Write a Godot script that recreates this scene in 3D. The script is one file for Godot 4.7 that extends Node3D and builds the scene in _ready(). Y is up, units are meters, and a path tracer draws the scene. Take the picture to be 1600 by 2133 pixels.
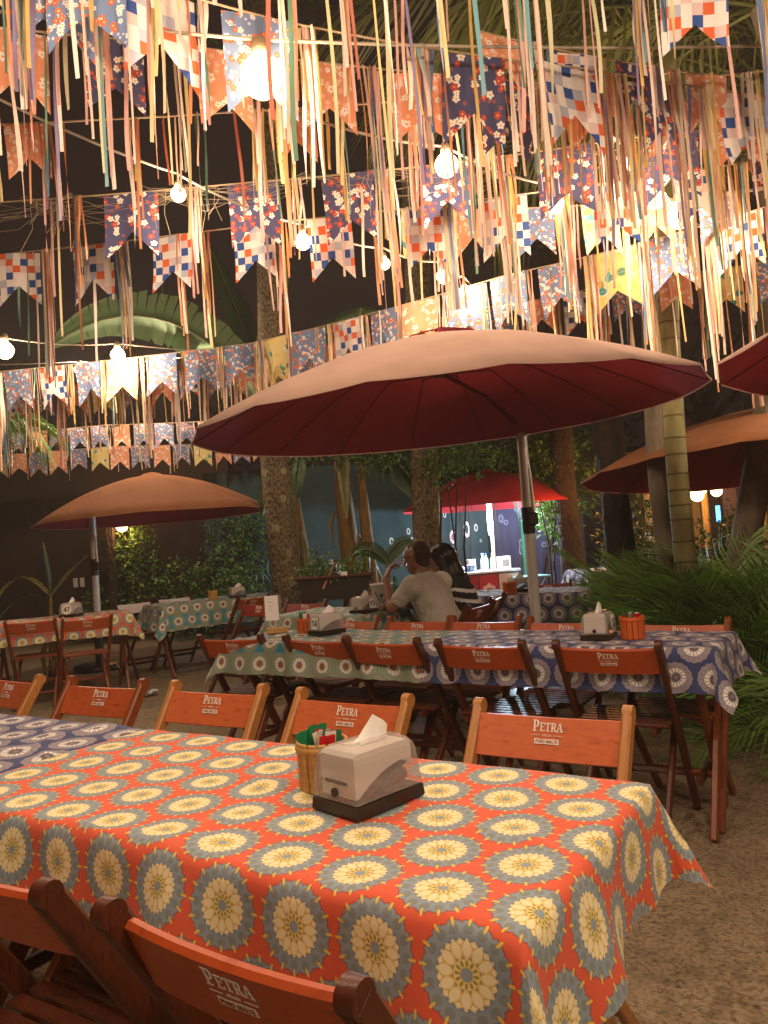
extends Node3D
# An outdoor restaurant yard at night: cloth-covered folding tables and chairs under rows of bunting, ribbons and string lights.

var used_names := {}
var rng := RandomNumberGenerator.new()
var M := {}
const BACK := Color(0.034, 0.0225, 0.0195)

func numbered(n: String) -> String:
	if not used_names.has(n):
		used_names[n] = 0
		return n
	used_names[n] += 1
	return "%s_%03d" % [n, used_names[n]]

func thing(called: String, label: String, category: String, at := Vector3.ZERO, turn := 0.0, group := "") -> Node3D:
	var o := Node3D.new()
	o.name = numbered(called)
	add_child(o)
	o.position = at
	o.rotation.y = turn
	tag(o, label, category, group)
	return o

func tag(o: Node, label: String, category: String, group := "", kind := "") -> void:
	if label != "": o.set_meta("label", label)
	if category != "": o.set_meta("category", category)
	if group != "": o.set_meta("group", group)
	if kind != "": o.set_meta("kind", kind)

func part(called: String, mesh: Mesh, m: Material, parent: Node, at := Transform3D.IDENTITY) -> MeshInstance3D:
	var o := MeshInstance3D.new()
	o.mesh = mesh
	if m: o.material_override = m
	o.transform = at
	if parent == self:
		o.name = numbered(called)
		add_child(o)
	else:
		var n := 0
		var want := called
		while parent.has_node(want):
			n += 1
			want = "%s_%03d" % [called, n]
		o.name = want
		parent.add_child(o)
	return o

# fast numbering for things with very many alike parts
func part_n(called: String, k: int, mesh: Mesh, m: Material, parent: Node, at: Transform3D) -> MeshInstance3D:
	var o := MeshInstance3D.new()
	o.mesh = mesh
	o.material_override = m
	o.transform = at
	o.name = called if k == 0 else "%s_%03d" % [called, k]
	parent.add_child(o)
	return o

func structure(called: String, mesh: Mesh, m: Material) -> MeshInstance3D:
	var o := part(called, mesh, m, self)
	o.set_meta("kind", "structure")
	return o

func dup(o: Node3D, label: String, at: Vector3, turn: float, base := "") -> Node3D:
	var c: Node3D = o.duplicate()
	c.name = numbered(base if base != "" else String(o.name).rstrip("0123456789_"))
	add_child(c)
	c.position = at
	c.rotation.y = turn
	c.set_meta("label", label)
	return c

# ---------------------------------------------------------------- mesh building
func begin() -> SurfaceTool:
	var st := SurfaceTool.new()
	st.begin(Mesh.PRIMITIVE_TRIANGLES)
	return st

func done(st: SurfaceTool) -> ArrayMesh:
	st.generate_normals()
	return st.commit()

func tri(st: SurfaceTool, a: Vector3, b: Vector3, c: Vector3) -> void:
	st.add_vertex(a); st.add_vertex(b); st.add_vertex(c)

func quad(st: SurfaceTool, a: Vector3, b: Vector3, c: Vector3, d: Vector3) -> void:
	tri(st, a, b, c); tri(st, a, c, d)

func quad_uv(st: SurfaceTool, a: Vector3, b: Vector3, c: Vector3, d: Vector3, ua: Vector2, ub: Vector2, uc: Vector2, ud: Vector2) -> void:
	st.set_uv(ua); st.add_vertex(a); st.set_uv(ub); st.add_vertex(b); st.set_uv(uc); st.add_vertex(c)
	st.set_uv(ua); st.add_vertex(a); st.set_uv(uc); st.add_vertex(c); st.set_uv(ud); st.add_vertex(d)

func box(st: SurfaceTool, t: Transform3D, size: Vector3, b := 0.004) -> void:
	st.set_smooth_group(-1)
	var h := size * 0.5
	b = minf(b, minf(h.x, minf(h.y, h.z)) * 0.8)
	var v := {}
	for sx in [-1, 1]:
		for sy in [-1, 1]:
			for sz in [-1, 1]:
				var s := Vector3(sx, sy, sz)
				v[[sx, sy, sz, 0]] = t * (Vector3(h.x, h.y - b, h.z - b) * s)
				v[[sx, sy, sz, 1]] = t * (Vector3(h.x - b, h.y, h.z - b) * s)
				v[[sx, sy, sz, 2]] = t * (Vector3(h.x - b, h.y - b, h.z) * s)
	var c := t.origin
	for s in [-1, 1]:
		out_quad(st, c, v[[s, -1, -1, 0]], v[[s, 1, -1, 0]], v[[s, 1, 1, 0]], v[[s, -1, 1, 0]])
		out_quad(st, c, v[[-1, s, -1, 1]], v[[1, s, -1, 1]], v[[1, s, 1, 1]], v[[-1, s, 1, 1]])
		out_quad(st, c, v[[-1, -1, s, 2]], v[[1, -1, s, 2]], v[[1, 1, s, 2]], v[[-1, 1, s, 2]])
		for r in [-1, 1]:
			out_quad(st, c, v[[s, r, -1, 0]], v[[s, r, 1, 0]], v[[s, r, 1, 1]], v[[s, r, -1, 1]])
			out_quad(st, c, v[[s, -1, r, 0]], v[[s, 1, r, 0]], v[[s, 1, r, 2]], v[[s, -1, r, 2]])
			out_quad(st, c, v[[-1, s, r, 1]], v[[1, s, r, 1]], v[[1, s, r, 2]], v[[-1, s, r, 2]])
			for q in [-1, 1]:
				out_tri(st, c, v[[s, r, q, 0]], v[[s, r, q, 1]], v[[s, r, q, 2]])

func out_tri(st: SurfaceTool, c: Vector3, p: Vector3, q: Vector3, r: Vector3) -> void:
	if (q - p).cross(r - p).dot((p + q + r) / 3.0 - c) > 0.0:
		tri(st, p, r, q)
	else:
		tri(st, p, q, r)

func out_quad(st: SurfaceTool, c: Vector3, p: Vector3, q: Vector3, r: Vector3, s: Vector3) -> void:
	out_tri(st, c, p, q, r); out_tri(st, c, p, r, s)

func bar(st: SurfaceTool, a: Vector3, b: Vector3, w: float, d: float, side := Vector3.RIGHT, bev := 0.004) -> void:
	# a bar of section w (along side) x d between two points
	var y := (b - a).normalized()
	var x := (side - y * side.dot(y)).normalized()
	box(st, Transform3D(Basis(x, y, x.cross(y)), (a + b) * 0.5), Vector3(w, a.distance_to(b), d), bev)

func tube(st: SurfaceTool, pts: Array, radii: Array, sides := 8, caps := true, group := 0) -> void:
	st.set_smooth_group(group)
	var rings := []
	var x := Vector3.RIGHT
	for i in pts.size():
		var d: Vector3 = (pts[mini(i + 1, pts.size() - 1)] - pts[maxi(i - 1, 0)]).normalized()
		if absf(x.dot(d)) > 0.9: x = Vector3.FORWARD if absf(d.z) < 0.8 else Vector3.UP
		x = (x - d * x.dot(d)).normalized()
		var z := x.cross(d)
		var ring := []
		var r: float = radii[i] if radii.size() > 1 else radii[0]
		for k in sides:
			var a := TAU * k / sides
			ring.append(pts[i] + x * cos(a) * r + z * sin(a) * r)
		rings.append(ring)
	for i in pts.size() - 1:
		for k in sides:
			var k2 := (k + 1) % sides
			quad(st, rings[i][k], rings[i + 1][k], rings[i + 1][k2], rings[i][k2])
	if caps:
		st.set_smooth_group(-1)
		for e in [0, pts.size() - 1]:
			for k in range(1, sides - 1):
				if e == 0: tri(st, rings[e][0], rings[e][k], rings[e][k + 1])
				else: tri(st, rings[e][0], rings[e][k + 1], rings[e][k])

func lathe(st: SurfaceTool, prof: Array, sides := 16, t := Transform3D.IDENTITY, group := 0) -> void:
	# profile of Vector2(radius, height), bottom to top
	st.set_smooth_group(group)
	for i in prof.size() - 1:
		for k in sides:
			var a := TAU * k / sides
			var b := TAU * (k + 1) / sides
			var p := func(q: Vector2, an: float): return t * Vector3(q.x * cos(an), q.y, q.x * sin(an))
			var v0: Vector3 = p.call(prof[i], a); var v1: Vector3 = p.call(prof[i + 1], a)
			var v2: Vector3 = p.call(prof[i + 1], b); var v3: Vector3 = p.call(prof[i], b)
			if prof[i].x < 1e-5: tri(st, v0, v1, v2)
			elif prof[i + 1].x < 1e-5: tri(st, v0, v1, v3)
			else: quad(st, v0, v1, v2, v3)

func prism(st: SurfaceTool, poly: PackedVector2Array, depth: float, t := Transform3D.IDENTITY) -> void:
	# outline in x,y with thickness along z, centred
	st.set_smooth_group(-1)
	var big := PackedVector2Array()
	for p in poly: big.append(p * 1000.0)
	var ids := Geometry2D.triangulate_polygon(big)
	var h := depth * 0.5
	var cw := Geometry2D.is_polygon_clockwise(poly)
	for i in range(0, ids.size(), 3):
		var a := poly[ids[i]]; var b := poly[ids[i + 1]]; var c := poly[ids[i + 2]]
		if (b - a).cross(c - a) > 0.0:
			var s := b; b = c; c = s
		tri(st, t * Vector3(a.x, a.y, h), t * Vector3(b.x, b.y, h), t * Vector3(c.x, c.y, h))
		tri(st, t * Vector3(a.x, a.y, -h), t * Vector3(c.x, c.y, -h), t * Vector3(b.x, b.y, -h))
	for i in poly.size():
		var a := poly[i]; var b := poly[(i + 1) % poly.size()]
		if cw:
			var s := a; a = b; b = s
		quad(st, t * Vector3(a.x, a.y, h), t * Vector3(a.x, a.y, -h), t * Vector3(b.x, b.y, -h), t * Vector3(b.x, b.y, h))

func ball(st: SurfaceTool, c: Vector3, r: Vector3, sides := 12, rows := 8, basis := Basis.IDENTITY) -> void:
	var prof := []
	for i in rows + 1:
		var a := -PI / 2 + PI * i / rows
		prof.append(Vector2(cos(a) if i > 0 and i < rows else 0.0, sin(a)))
	lathe(st, prof, sides, Transform3D(basis * Basis.from_scale(r), c))

func bx(size: Vector3, b := 0.004, t := Transform3D.IDENTITY) -> ArrayMesh:
	var st := begin()
	box(st, t, size, b)
	return done(st)

func T(p: Vector3, rx := 0.0, ry := 0.0, rz := 0.0) -> Transform3D:
	return Transform3D(Basis.from_euler(Vector3(deg_to_rad(rx), deg_to_rad(ry), deg_to_rad(rz))), p)

func text_mesh(what: String, size: float, font: String, bold := false, depth := 0.001) -> ArrayMesh:
	var f := SystemFont.new()
	f.font_names = PackedStringArray([font])
	if bold: f.font_weight = 700
	var t := TextMesh.new()
	t.text = what
	t.font = f
	t.font_size = 64
	t.pixel_size = size / 64.0
	t.depth = depth
	t.curve_step = 4.0
	var a := ArrayMesh.new()
	var src := t.get_mesh_arrays()
	var arr := []
	arr.resize(Mesh.ARRAY_MAX)
	for k in [Mesh.ARRAY_VERTEX, Mesh.ARRAY_NORMAL, Mesh.ARRAY_INDEX]: arr[k] = src[k]
	a.add_surface_from_arrays(Mesh.PRIMITIVE_TRIANGLES, arr)
	var st := SurfaceTool.new()
	st.create_from(a, 0)
	st.deindex()
	return st.commit()

func joined(list: Array) -> ArrayMesh:
	# [[mesh, transform], ...] as one mesh
	var st := begin()
	for l in list: st.append_from(l[0], 0, l[1])
	return st.commit()

# ---------------------------------------------------------------- materials and textures
func mat(c: Color, rough := 0.7, opt := {}) -> StandardMaterial3D:
	# c: real-world linear base colour
	var m := StandardMaterial3D.new()
	m.albedo_color = Color(c.r, c.g, c.b).linear_to_srgb()
	m.roughness = rough
	for k in opt: m.set(k, opt[k])
	if opt.has("backlight") and not opt.has("vertex_color_use_as_albedo"):
		var b: Color = opt.backlight
		m.backlight = Color(c.r * b.r, c.g * b.g, c.b * b.b)
	return m

func hexmat(h: String, rough := 0.7, opt := {}) -> StandardMaterial3D:
	return mat(Color(h).srgb_to_linear(), rough, opt)

func noise_tex(freq: float, ramp: Array, seed_ := 1, oct := 5, size := 512, kind := FastNoiseLite.TYPE_SIMPLEX_SMOOTH, as_bump := false) -> NoiseTexture2D:
	var n := FastNoiseLite.new()
	n.noise_type = kind
	n.frequency = freq
	n.fractal_octaves = oct
	n.seed = seed_
	var t := NoiseTexture2D.new()
	t.width = size; t.height = size
	t.seamless = true
	t.noise = n
	if ramp.size():
		var g := Gradient.new()
		var offs := PackedFloat32Array(); var cols := PackedColorArray()
		for r in ramp:
			offs.append(r[0]); cols.append(Color(r[1]))
		g.offsets = offs; g.colors = cols
		t.color_ramp = g
	return t

func tri_mat(tex: Texture2D, scale: Vector3, rough: float, bump: Texture2D = null, height := 0.5, opt := {}) -> StandardMaterial3D:
	var m := StandardMaterial3D.new()
	m.albedo_texture = tex
	m.uv1_triplanar = true
	m.uv1_scale = scale
	m.roughness = rough
	if bump:
		m.heightmap_enabled = true
		m.heightmap_texture = bump
		m.heightmap_scale = height
	for k in opt: m.set(k, opt[k])
	return m

func img_tex(w: int, h: int, px: PackedByteArray) -> ImageTexture:
	return ImageTexture.create_from_image(Image.create_from_data(w, h, false, Image.FORMAT_RGB8, px))

func put_px(px: PackedByteArray, i: int, c: Color) -> void:
	px[i] = int(clampf(c.r, 0, 1) * 255); px[i + 1] = int(clampf(c.g, 0, 1) * 255); px[i + 2] = int(clampf(c.b, 0, 1) * 255)

func cloth_color(kind: int, r: float, a: float, x: float, y: float) -> Color:
	# r is the distance from the nearest flower centre in flower spacings, a the angle
	var bg: Color; var ring: Color; var ring_d: Color; var petal: Color; var inner: Color; var line: Color; var core: Color; var seed_c: Color
	var n := 12
	if kind == 0:
		bg = Color("db5a38"); ring = Color("8e9aa2"); ring_d = Color("7d8a93"); petal = Color("e8cf88"); inner = Color("f5ecca"); line = Color("c9a450"); core = Color("8b9ba6"); seed_c = Color("9a9234")
	elif kind == 1:
		bg = Color("363f6c"); ring = Color("958b92"); ring_d = Color("7a7080"); petal = Color("d9d2c8"); inner = Color("e9e4da"); line = Color("4a4868"); core = Color("83776e"); seed_c = Color("4a3c3c"); n = 14
	else:
		bg = Color("2f8ea6"); ring = Color("909a80"); ring_d = Color("78867a"); petal = Color("ddd6c6"); inner = Color("ece6da"); line = Color("6a4a34"); core = Color("b5501c"); seed_c = Color("8a3a14"); n = 14
		if absf(x - floorf(x + 0.5)) < 0.3: bg = Color("868f76")
	var lobes := 16.0
	var edge := 0.425 + 0.028 * absf(cos(a * lobes * 0.5)) + 0.006 * sin(a * 48.0)
	if r > edge:
		# drops of colour just outside the scalloped edge
		var k := roundf(a / TAU * lobes)
		var da := (a - k * TAU / lobes) * r
		if kind == 0 and da * da / 0.00028 + (r - 0.445) * (r - 0.445) / 0.0016 < 1.0: return Color("ecc04a")
		if r < edge + 0.012: return bg.darkened(0.2)
		return bg
	if r > 0.295:
		var k2 := roundf(a / TAU * lobes)
		var da2 := (a - k2 * TAU / lobes) * r
		if kind == 0 and da2 * da2 / 0.0002 + (r - 0.432) * (r - 0.432) / 0.0012 < 1.0: return Color("ecc04a")
		var q := sqrt(da2 * da2 + (r - 0.375) * (r - 0.375))
		if q < 0.05:
			var sw := sin(q * 190.0 + atan2(da2, r - 0.375) * 1.0)
			return ring_d.lerp(ring.lightened(0.15) if kind else Color("8b8b62"), smoothstep(0.2, 0.9, sw))
		if r > edge - 0.012: return ring_d
		return ring.lerp(ring_d, 0.35 * smoothstep(0.33, 0.30, r))
	# petals: a front and a back row
	if r < 0.055: return core
	if r < 0.062: return line
	var col := petal.darkened(0.25) if kind == 0 else ring_d
	if kind == 0 and r > 0.26:
		var kb := roundf(a / TAU * 24.0)
		var db := (a - kb * TAU / 24.0) * r
		if db * db / 0.0003 + (r - 0.275) * (r - 0.275) / 0.0004 < 1.0: col = inner
		else: col = ring_d
	for layer in 2:
		var kk := roundf(a / TAU * n + 0.5 * (1 - layer)) - 0.5 * (1 - layer)
		var dd := absf((a - kk * TAU / n) * r)
		var r0 := 0.115 if layer == 1 else 0.15
		var r1 := 0.285 if layer == 1 else 0.292
		if r > r0 and r < r1:
			var s := (r - r0) / (r1 - r0)
			var w := (0.064 if kind == 0 else (0.046 if layer == 1 else 0.02)) * pow(sin(PI * pow(s, 1.25)), 0.75)
			if dd < w:
				var f := dd / w
				if f > 0.84: col = line
				elif f > 0.6 or s < 0.2 or s > 0.9: col = petal
				else: col = inner.lerp(petal, 0.15 + 0.3 * absf(sin(f * 7.0)))
	if r < 0.125:
		var kc := roundf(a / TAU * n)
		var dc := (a - kc * TAU / n) * r
		if dc * dc / 0.00018 + (r - 0.092) * (r - 0.092) / 0.0007 < 1.0: col = seed_c
		elif col == petal.darkened(0.25): col = petal
	return col

func cloth_texture(kind: int, w: int) -> ImageTexture:
	var h := int(round(w * sqrt(3.0)))
	var px := PackedByteArray()
	px.resize(w * h * 3)
	var ry := sqrt(3.0)
	for j in h:
		var y := (j + 0.5) / h * ry
		for i in w:
			var x := (i + 0.5) / w
			var dx := x - roundf(x); var dy := y - roundf(y / ry) * ry
			var ex := x - 0.5; var ey := y - ry * 0.5
			if ex * ex + ey * ey < dx * dx + dy * dy:
				dx = ex; dy = ey
			put_px(px, (j * w + i) * 3, cloth_color(kind, sqrt(dx * dx + dy * dy), atan2(dy, dx), x, y))
	return img_tex(w, h, px)

func stamp_flower(px: PackedByteArray, w: int, cx: float, cy: float, r: float, rot: float, c: Color, mid: Color) -> void:
	var n := int(r) + 1
	for j in range(-n, n + 1):
		for i in range(-n, n + 1):
			var d := sqrt(i * i + j * j) / r
			if d > 1.0: continue
			var a := atan2(j, i) + rot
			if d < 0.62 + 0.38 * absf(cos(a * 2.5)):
				var k := (posmod(int(cy) + j, w) * w + posmod(int(cx) + i, w)) * 3
				put_px(px, k, mid if d < 0.22 else c)

func floral(bg: Color, kinds: Array, count: int, seed_: int, w := 256) -> ImageTexture:
	var r := RandomNumberGenerator.new()
	r.seed = seed_
	var px := PackedByteArray()
	px.resize(w * w * 3)
	for i in w * w: put_px(px, i * 3, bg)
	for k in count:
		var q: Array = kinds[r.randi() % kinds.size()]
		stamp_flower(px, w, r.randf() * w, r.randf() * w, q[2] * r.randf_range(0.75, 1.15), r.randf() * TAU, q[0], q[1])
	return img_tex(w, w, px)

func checks_texture() -> ImageTexture:
	var w := 256
	var px := PackedByteArray()
	px.resize(w * w * 3)
	var white := Color("efe6de"); var pale := Color("e3c9c4"); var grey := Color("b8bccc"); var blue := Color("34549a"); var orange := Color("e0683a")
	var r := RandomNumberGenerator.new()
	r.seed = 12
	var cells := []
	for k in 64:
		var q := r.randf()
		var even := (k % 8 + k / 8) % 2 == 0
		if even: cells.append(blue if q < 0.3 else (orange if q < 0.55 else (grey if q < 0.7 else white)))
		else: cells.append(white if q < 0.45 else (pale if q < 0.82 else grey))
	for j in w:
		for i in w:
			var c: Color = cells[(j / 32) * 8 + i / 32]
			if (i + j) % 3 == 0: c = c.darkened(0.04)
			put_px(px, (j * w + i) * 3, c)
	return img_tex(w, w, px)

func leaf_texture() -> ImageTexture:
	var w := 256
	var r := RandomNumberGenerator.new()
	r.seed = 77
	var px := PackedByteArray()
	px.resize(w * w * 3)
	for i in w * w: put_px(px, i * 3, Color("e2cf8a"))
	for k in 26:
		var cx := r.randf() * w; var cy := r.randf() * w; var rot := r.randf() * TAU; var len := r.randf_range(34, 60)
		var c: Color = [Color("4a9694"), Color("5c8a72"), Color("efe6c8"), Color("dcb45a"), Color("e4c458")][r.randi() % 5]
		var fern := r.randf() < 0.45
		for j in range(-64, 65):
			for i in range(-64, 65):
				var u := (i * cos(rot) + j * sin(rot)) / len
				var v := (-i * sin(rot) + j * cos(rot)) / len
				if u < 0.0 or u > 1.0: continue
				var wd := 0.3 * sin(PI * pow(u, 0.7))
				if absf(v) > wd: continue
				if fern and absf(v) > 0.03 and sin(u * 40.0 - absf(v) * 26.0) < 0.0: continue
				var col := c
				if not fern and absf(v) < 0.02: col = c.lightened(0.3)
				put_px(px, (posmod(int(cy) + j, w) * w + posmod(int(cx) + i, w)) * 3, col)
	return img_tex(w, w, px)

func make_materials() -> void:
	var weave := noise_tex(0.35, [], 4, 2, 256)
	for k in 3:
		M["cloth%d" % k] = StandardMaterial3D.new()
		var m: StandardMaterial3D = M["cloth%d" % k]
		m.albedo_texture = cloth_texture(k, 320)
		m.roughness = 0.82
		m.rim_enabled = true; m.rim = 0.25; m.rim_tint = 0.4
		m.backlight_enabled = true; m.backlight = Color(0.12, 0.1, 0.09)
	var fl := {"checks": checks_texture(),
		"blue": floral(Color("6f84a8"), [[Color("e8e2da"), Color("c9862e"), 8.5], [Color("cf6a44"), Color("f0d8b0"), 9.0], [Color("d8d8e2"), Color("56709e"), 4.0]], 210, 5),
		"orange": floral(Color("e89c74"), [[Color("f6eadc"), Color("df7444"), 13.0], [Color("f2b698"), Color("f4e4cc"), 12.0], [Color("f0d2b4"), Color("d9602c"), 7.0]], 80, 6),
		"navy": floral(Color("4a4a6c"), [[Color("eee6da"), Color("d8a03a"), 12.0], [Color("b8483a"), Color("e8b070"), 12.0], [Color("a85a54"), Color("3a3c62"), 7.0]], 120, 7),
		"leaf": leaf_texture()}
	for k in fl:
		var m := StandardMaterial3D.new()
		m.albedo_texture = fl[k]
		m.roughness = 0.85
		m.backlight_enabled = true; m.backlight = Color(0.45, 0.42, 0.4)
		M["flag_" + k] = m
	var rb := ["c9a860", "d6c692", "c4885e", "dcc4b0", "c4988c", "d6bcae", "e0d4c8", "6478a0", "6c9aa0", "5a8066", "7e7092", "b06a54", "bcb48e"]
	for k in rb.size():
		M["ribbon%d" % k] = hexmat(rb[k], 0.42, {"backlight_enabled": true, "backlight": Color(0.7, 0.7, 0.7), "metallic_specular": 0.6})
	M.cord = hexmat("b39a78", 0.9)
	M.raffia = hexmat("b3a283", 0.9, {"backlight_enabled": true, "backlight": Color(0.3, 0.3, 0.3)})
	var grain := noise_tex(0.02, [[0.0, "7a3c1c"], [0.45, "8f4a22"], [0.7, "6b3318"], [1.0, "9a562c"]], 11, 4, 256)
	var grain_dark := noise_tex(0.02, [[0.0, "47200f"], [0.5, "5a2a14"], [1.0, "3c1a0c"]], 12, 4, 256)
	var grain_pale := noise_tex(0.02, [[0.0, "a2672f"], [0.5, "b57a3c"], [1.0, "8f5626"]], 13, 4, 256)
	var scratch := noise_tex(0.05, [], 21, 4, 256)
	M.wood = tri_mat(grain, Vector3(14, 2.2, 14), 0.38, scratch, 0.03)
	M.wood_dark = tri_mat(grain_dark, Vector3(14, 2.2, 14), 0.36, scratch, 0.03)
	M.wood_pale = tri_mat(grain_pale, Vector3(14, 2.2, 14), 0.4, scratch, 0.03)
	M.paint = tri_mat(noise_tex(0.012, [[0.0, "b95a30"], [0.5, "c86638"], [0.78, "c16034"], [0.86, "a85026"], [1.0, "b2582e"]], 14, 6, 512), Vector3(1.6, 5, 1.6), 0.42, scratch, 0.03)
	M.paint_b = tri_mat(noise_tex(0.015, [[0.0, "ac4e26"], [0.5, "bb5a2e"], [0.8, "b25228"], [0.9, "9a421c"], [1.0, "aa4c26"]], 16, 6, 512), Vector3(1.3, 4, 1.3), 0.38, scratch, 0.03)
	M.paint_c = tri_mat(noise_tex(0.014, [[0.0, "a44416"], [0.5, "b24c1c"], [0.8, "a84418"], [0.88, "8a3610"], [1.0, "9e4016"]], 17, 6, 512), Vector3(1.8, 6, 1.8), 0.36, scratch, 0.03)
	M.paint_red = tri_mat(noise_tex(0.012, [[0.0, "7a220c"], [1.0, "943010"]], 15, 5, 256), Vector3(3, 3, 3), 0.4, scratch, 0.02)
	M.print_white = hexmat("e9dfd2", 0.6)
	M.print_ink = hexmat("8a3a18", 0.6)
	M.black_ink = hexmat("141210", 0.6)
	M.paper = hexmat("eee9e0", 0.8, {"backlight_enabled": true, "backlight": Color(0.2, 0.2, 0.2)})
	M.napkin = hexmat("e4dccf", 0.9)
	M.smoky = StandardMaterial3D.new()
	M.smoky.albedo_color = Color(0.74, 0.69, 0.67, 0.36)
	M.smoky.transparency = BaseMaterial3D.TRANSPARENCY_ALPHA
	M.smoky.roughness = 0.06
	M.clear = StandardMaterial3D.new()
	M.clear.albedo_color = Color(0.9, 0.92, 0.92, 0.06)
	M.clear.transparency = BaseMaterial3D.TRANSPARENCY_ALPHA
	M.clear.roughness = 0.05
	M.base_black = hexmat("24190f", 0.35)
	M.bamboo = tri_mat(noise_tex(0.03, [[0.0, "a8763a"], [0.5, "c79a58"], [1.0, "8f602c"]], 31, 4, 256), Vector3(20, 4, 20), 0.5)
	M.orange_wood = hexmat("c2581a", 0.5)
	M.canopy = tri_mat(noise_tex(0.004, [[0.0, "9c3c4c"], [0.5, "a24252"], [1.0, "963848"]], 41, 4, 256), Vector3(0.8, 0.8, 0.8), 0.85, noise_tex(0.3, [], 42, 2, 256), 0.02, {"backlight_enabled": true, "backlight": Color(1.0, 1.0, 1.0)})
	M.canopy_top = tri_mat(noise_tex(0.006, [[0.0, "b0907f"], [0.45, "ba9a88"], [0.7, "b29280"], [1.0, "a28474"]], 43, 5, 512), Vector3(0.6, 0.6, 0.6), 0.85, noise_tex(0.3, [], 42, 2, 256), 0.02, {"backlight_enabled": true, "backlight": Color(0.85, 0.8, 0.8)})
	M.canopy_tan = tri_mat(noise_tex(0.006, [[0.0, "b07448"], [0.45, "bc7e50"], [0.7, "b2764a"], [1.0, "a06a40"]], 44, 5, 512), Vector3(0.6, 0.6, 0.6), 0.85, noise_tex(0.3, [], 42, 2, 256), 0.02, {"backlight_enabled": true, "backlight": Color(0.95, 0.85, 0.85)})
	M.canopy_red = hexmat("b0222a", 0.85, {"backlight_enabled": true, "backlight": Color(0.5, 0.5, 0.5)})
	M.rib = hexmat("7e323c", 0.7)
	M.steel = hexmat("d2ccc2", 0.35, {"metallic": 0.1})
	M.steel_dark = hexmat("3a3632", 0.4, {"metallic": 0.6})
	M.iron_green = hexmat("1c5a42", 0.45)
	var bark := noise_tex(0.018, [[0.0, "3a2e20"], [0.4, "5a4a34"], [0.55, "7a6a4c"], [0.62, "96875f"], [0.75, "6b5a3e"], [1.0, "4a3a28"]], 51, 6, 512)
	M.bark = tri_mat(bark, Vector3(2.6, 1.7, 2.6), 0.95, noise_tex(0.02, [], 52, 6, 512), 3.0)
	M.bark_dark = tri_mat(noise_tex(0.02, [[0.0, "241a10"], [0.6, "3f3020"], [1.0, "2c2014"]], 53, 5, 256), Vector3(1.4, 0.7, 1.4), 0.95, noise_tex(0.02, [], 52, 6, 512), 3.0)
	M.palm_stem = tri_mat(noise_tex(0.012, [[0.0, "6f6a3c"], [0.5, "8a8250"], [1.0, "5c5630"]], 54, 5, 256), Vector3(1.5, 0.5, 1.5), 0.75, noise_tex(0.02, [], 55, 4, 256), 0.5)
	M.palm_ring = hexmat("5e552f", 0.9)
	M.palm_grey = tri_mat(noise_tex(0.014, [[0.0, "5d5444"], [0.5, "786c58"], [1.0, "4a4234"]], 56, 5, 256), Vector3(1.5, 0.5, 1.5), 0.9, noise_tex(0.02, [], 55, 4, 256), 1.0)
	M.pseudostem = tri_mat(noise_tex(0.014, [[0.0, "6b4a1e"], [0.5, "8a6a30"], [0.75, "5a4a20"], [1.0, "4a3316"]], 57, 5, 256), Vector3(6, 0.7, 6), 0.8, noise_tex(0.03, [], 55, 4, 256), 1.0)
	for l in [["leaf_dark", Color(0.035, 0.07, 0.02)], ["leaf_mid", Color(0.1, 0.2, 0.045)], ["leaf_palm", Color(0.18, 0.33, 0.065)], ["leaf_olive", Color(0.15, 0.16, 0.045)], ["leaf_dry", Color(0.19, 0.11, 0.05)], ["leaf_banana", Color(0.19, 0.3, 0.12)]]:
		M[l[0]] = mat(l[1], 0.5, {"backlight_enabled": true, "backlight": Color(0.5, 0.6, 0.3), "vertex_color_use_as_albedo": true})
	M.leaf_blade = mat(Color(0.1, 0.17, 0.07), 0.8, {"backlight_enabled": true, "backlight": Color(0.9, 1.0, 0.7)})
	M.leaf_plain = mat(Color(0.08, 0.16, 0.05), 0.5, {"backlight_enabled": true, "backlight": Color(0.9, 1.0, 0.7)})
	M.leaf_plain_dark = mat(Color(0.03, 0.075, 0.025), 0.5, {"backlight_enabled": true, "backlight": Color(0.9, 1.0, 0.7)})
	M.leaf_yellow = mat(Color(0.2, 0.17, 0.05), 0.55, {"backlight_enabled": true, "backlight": Color(0.4, 0.4, 0.25)})
	M.midrib = mat(Color(0.16, 0.19, 0.07), 0.5)
	M.wall_dark = tri_mat(noise_tex(0.01, [[0.0, "33261d"], [1.0, "412f25"]], 61, 5, 256), Vector3(0.5, 0.5, 0.5), 0.9)
	M.mural = tri_mat(noise_tex(0.008, [[0.0, "283c40"], [0.5, "304a4c"], [1.0, "24363a"]], 62, 5, 256), Vector3(0.5, 0.5, 0.5), 0.8)
	M.mural_violet = tri_mat(noise_tex(0.008, [[0.0, "2c2b42"], [1.0, "383856"]], 63, 5, 256), Vector3(0.5, 0.5, 0.5), 0.8)
	M.chalk = hexmat("b9b5a4", 0.9)
	M.chalk_teal = hexmat("5b97a0", 0.9)
	M.white_paint = hexmat("d9d6d0", 0.6)
	M.pink_paint = hexmat("a86a72", 0.7)
	M.plastic_white = hexmat("d8d2c8", 0.45)
	M.skin = hexmat("8a5a3e", 0.55, {"vertex_color_use_as_albedo": true, "subsurf_scatter_enabled": true, "subsurf_scatter_strength": 0.08})
	M.skin.albedo_color = Color.WHITE
	M.shirt = tri_mat(noise_tex(0.01, [[0.0, "aca698"], [1.0, "bcb6a8"]], 71, 4, 256), Vector3(4, 4, 4), 0.9, noise_tex(0.008, [], 72, 3, 256), 1.6)
	M.top_black = hexmat("ffffff", 0.9, {"vertex_color_use_as_albedo": true})
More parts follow.
